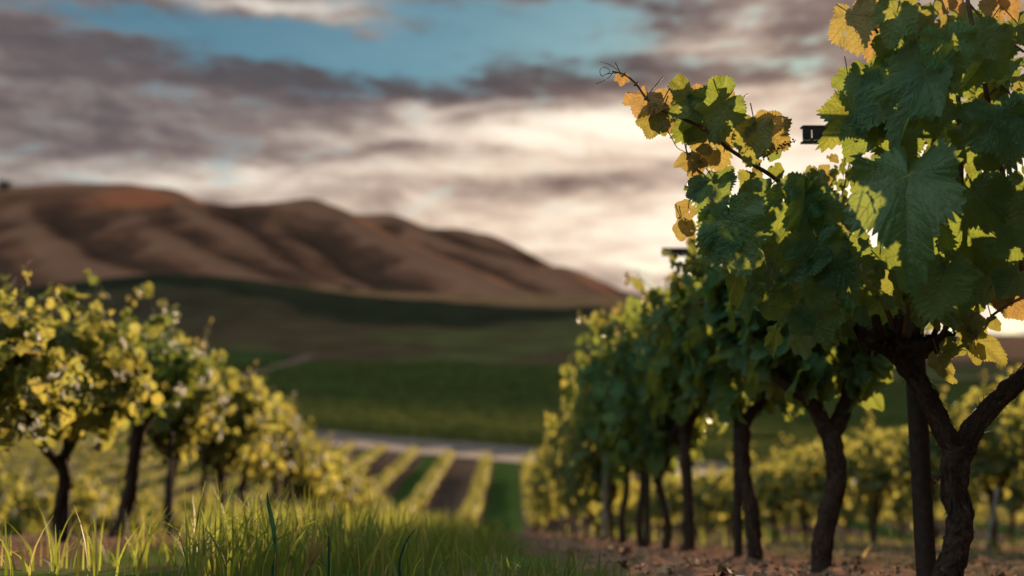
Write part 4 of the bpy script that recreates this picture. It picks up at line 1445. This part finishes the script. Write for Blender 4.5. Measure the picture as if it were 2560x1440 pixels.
def make_grass():
    rg = np.random.default_rng(21)
    mb = MB()
    # the tall clump in the lane
    n = 26000
    y = 2.3 + (rg.uniform(0, 1, n) ** 1.25) * 8.0
    x = rg.uniform(-2.6, .75, n)
    xr = row_x(ROW_R, y) - .88 - .12 * np.sin(y * 2)
    xl = row_x(ROW_L, y) + .25
    u = 1280 + F * x / y
    dens = np.clip(sst(xr - x, -.05, .25) * sst(x - xl, -.2, .5), 0, 1)
    cl = np.clip(.55 + fbm(x * 1.6, y * 1.6, 91, 3) * 1.5, .05, 1)
    dens *= cl * np.where(u < 480, .2, 1.0)
    k = rg.uniform(0, 1, n) < dens
    x, y, cl, u = x[k], y[k], cl[k], u[k]
    h = rg.uniform(.10, .25, len(x)) * (.65 + .5 * cl) * np.interp(u, [-900, 300, 600, 1150, 1300], [.8, .85, 1.08, 1.05, .6])
    blades(mb, x, y, h, rg.uniform(.004, .009, len(x)), rg, .14, lean=.5)
    # short grass along the other lanes
    n = 14000
    y = 4.5 + rg.uniform(0, 1, n) ** 1.5 * 22
    x = rg.uniform(-9, 9, n)
    lane = (x - row_x(ROW_R, y)) / 3.2
    fr = lane - np.floor(lane)
    k = (np.abs(fr - .5) < .34) & (np.floor(lane) != -1) & (rg.uniform(0, 1, n) < np.clip(.35 + fbm(x, y, 93, 3) * 1.6, 0, 1))
    x, y = x[k], y[k]
    blades(mb, x, y, rg.uniform(.07, .2, len(x)), rg.uniform(.006, .012, len(x)), rg, .2)
    tag(mb.build('grass', M_GRASS), 'tall green grass filling the lane between the two near rows', 'grass', kind='stuff')
    # dry straw, fallen leaves and crumbs on the soil under the right row
    lt = MB()
    n = 4200
    y = 2.0 + rg.uniform(0, 1, n) ** 1.6 * 9
    x = row_x(ROW_R, y) + rg.uniform(-.75, 2.4, n)
    geos = [leaf_geo(9, 1, rg, droop=.8, fold=.5, wave=.2, teeth=0) for _ in range(8)]
    for j in range(n):
        z = float(ground_z(x[j], y[j])) + float(fine_z(x[j], y[j])) + .006
        put_leaf(lt, geos[j % 8], (x[j], y[j], z), frame(rg.normal(size=3) * .5 + (0, 0, 1), rg.normal(size=3)), rg.uniform(.008, .03) * (2.0 if j % 9 == 0 else 1), rg.uniform(), rg.uniform(.6, 1))
    blades(lt, x, y, rg.uniform(.02, .09, n), rg.uniform(.002, .004, n), rg, 1.0, lean=2.2)
    mm = mat_simple('dry litter', (.07, .045, .032), (.30, .20, .13), 9, .9, .15)
    tag(lt.build('leaf_litter', mm), 'dry leaves and straw scattered on the bare soil under the right row', 'litter', kind='stuff')


make_grass()


def ribbon(mb, pts, widths, face, n=24, a=.2, b=0.0, fold=.25):
    c = catmull(np.concatenate([np.asarray(pts, float), np.asarray(widths, float)[:, None]], 1), n)
    V = []
    for i in range(n):
        p, w = c[i, :3], max(c[i, 3], .0002)
        t = c[min(i + 1, n - 1), :3] - c[max(i - 1, 0), :3]
        s = np.cross(t, face)
        s /= np.linalg.norm(s) + 1e-9
        V += [p - s * w, p - np.asarray(face) * w * fold, p + s * w]
    i = np.arange(n - 1)[:, None] * 3 + np.arange(2)[None]
    f = np.stack([i, i + 1, i + 4, i + 3], -1).reshape(-1, 4)
    mb.add(V, f, None, a, b)


def foreground_grass():
    Y = 2.22
    face = np.array([.25, -1, 0.])
    face /= np.linalg.norm(face)
    g0 = P(686, 1500, Y)
    g0[2] = float(ground_z(g0[0], Y))
    root = empty('grass_stalk', g0)
    tag(root, 'single sharp dark green blade of grass standing above the blurred grass', 'grass blade')
    b = MB()
    ribbon(b, [P(690, 1388, Y) - g0, P(688, 1350, Y) - g0, P(680, 1300, Y) - g0, P(671, 1258, Y - .01) - g0, P(668, 1230, Y - .02) - g0], [.0035, .0042, .0048, .0035, .0004], face, a=0)
    b.build('blade', M_BLADE, root)
    s = MB()
    tube(s, [(0, 0, -.02), P(688, 1440, Y) - g0, P(690, 1384, Y) - g0], [.0022, .002, .0026], 8, 16)
    s.build('stem', M_PETIOLE, root)
    b = MB()
    ribbon(b, [P(690, 1390, Y) - g0, P(684, 1420, Y) - g0, P(683, 1470, Y) - g0, np.array([-.004, 0, -.02])], [.0012, .0040, .0045, .004], face, a=0)
    b.build('sheath', M_BLADE, root)
    # bristly seed head to its right
    Y2 = 2.22
    g1 = P(745, 1520, Y2)
    g1[2] = float(ground_z(g1[0], Y2))
    root = empty('grass_seed_head', g1)
    tag(root, 'straw-yellow bristly seed head of grass right of the sharp blade', 'seed head')
    s = MB()
    tube(s, [(0, 0, -.02), P(752, 1470, Y2) - g1, P(775, 1415, Y2) - g1], [.0016, .0015, .001], 6, 14)
    s.build('stem', M_PETIOLE, root)
    rg = np.random.default_rng(4)
    s = MB()
    for i in range(34):
        t = rg.uniform()
        p0 = P(757 + 20 * t, 1450 - 45 * t, Y2 + rg.normal() * .006) - g1
        e = P(763 + 62 * rg.uniform() , 1318 + 30 * rg.uniform() + 12 * t, Y2 + rg.normal() * .02) - g1
        m = (p0 + e) / 2 + rg.normal(size=3) * .003
        ribbon(s, [p0, m, e], [.0012, .0010, .0004], face, n=6, a=1, b=.85)
        s_ = p0 + (e - p0) * .08
        ribbon(s, [p0, s_, p0 + (e - p0) * .2], [.0008, .0034, .0006], face, n=6, a=1, b=.6)
    s.build('awns', M_GRASS, root)
    # darker bent blades in the clump
    for (pts, Yb, lab) in (([(1000, 1450), (1000, 1400), (1018, 1350), (1042, 1318)], 2.35, 'dark bent grass blade in the middle of the blurred grass'),
                           ([(822, 1460), (822, 1400), (822, 1350), (818, 1318)], 2.45, 'dark upright grass blade right of the yellow seed head')):
        b0 = P(*pts[0], Yb)
        b0[2] = float(ground_z(b0[0], Yb))
        b = MB()
        ribbon(b, [np.array([0, 0, -.02])] + [P(*q, Yb) - b0 for q in pts], [.0022, .0030, .0030, .0022, .0003], face, a=0)
        o = b.build('tall_grass', M_BLADE)
        o.location = b0
        tag(o, lab, 'grass blade')


foreground_grass()
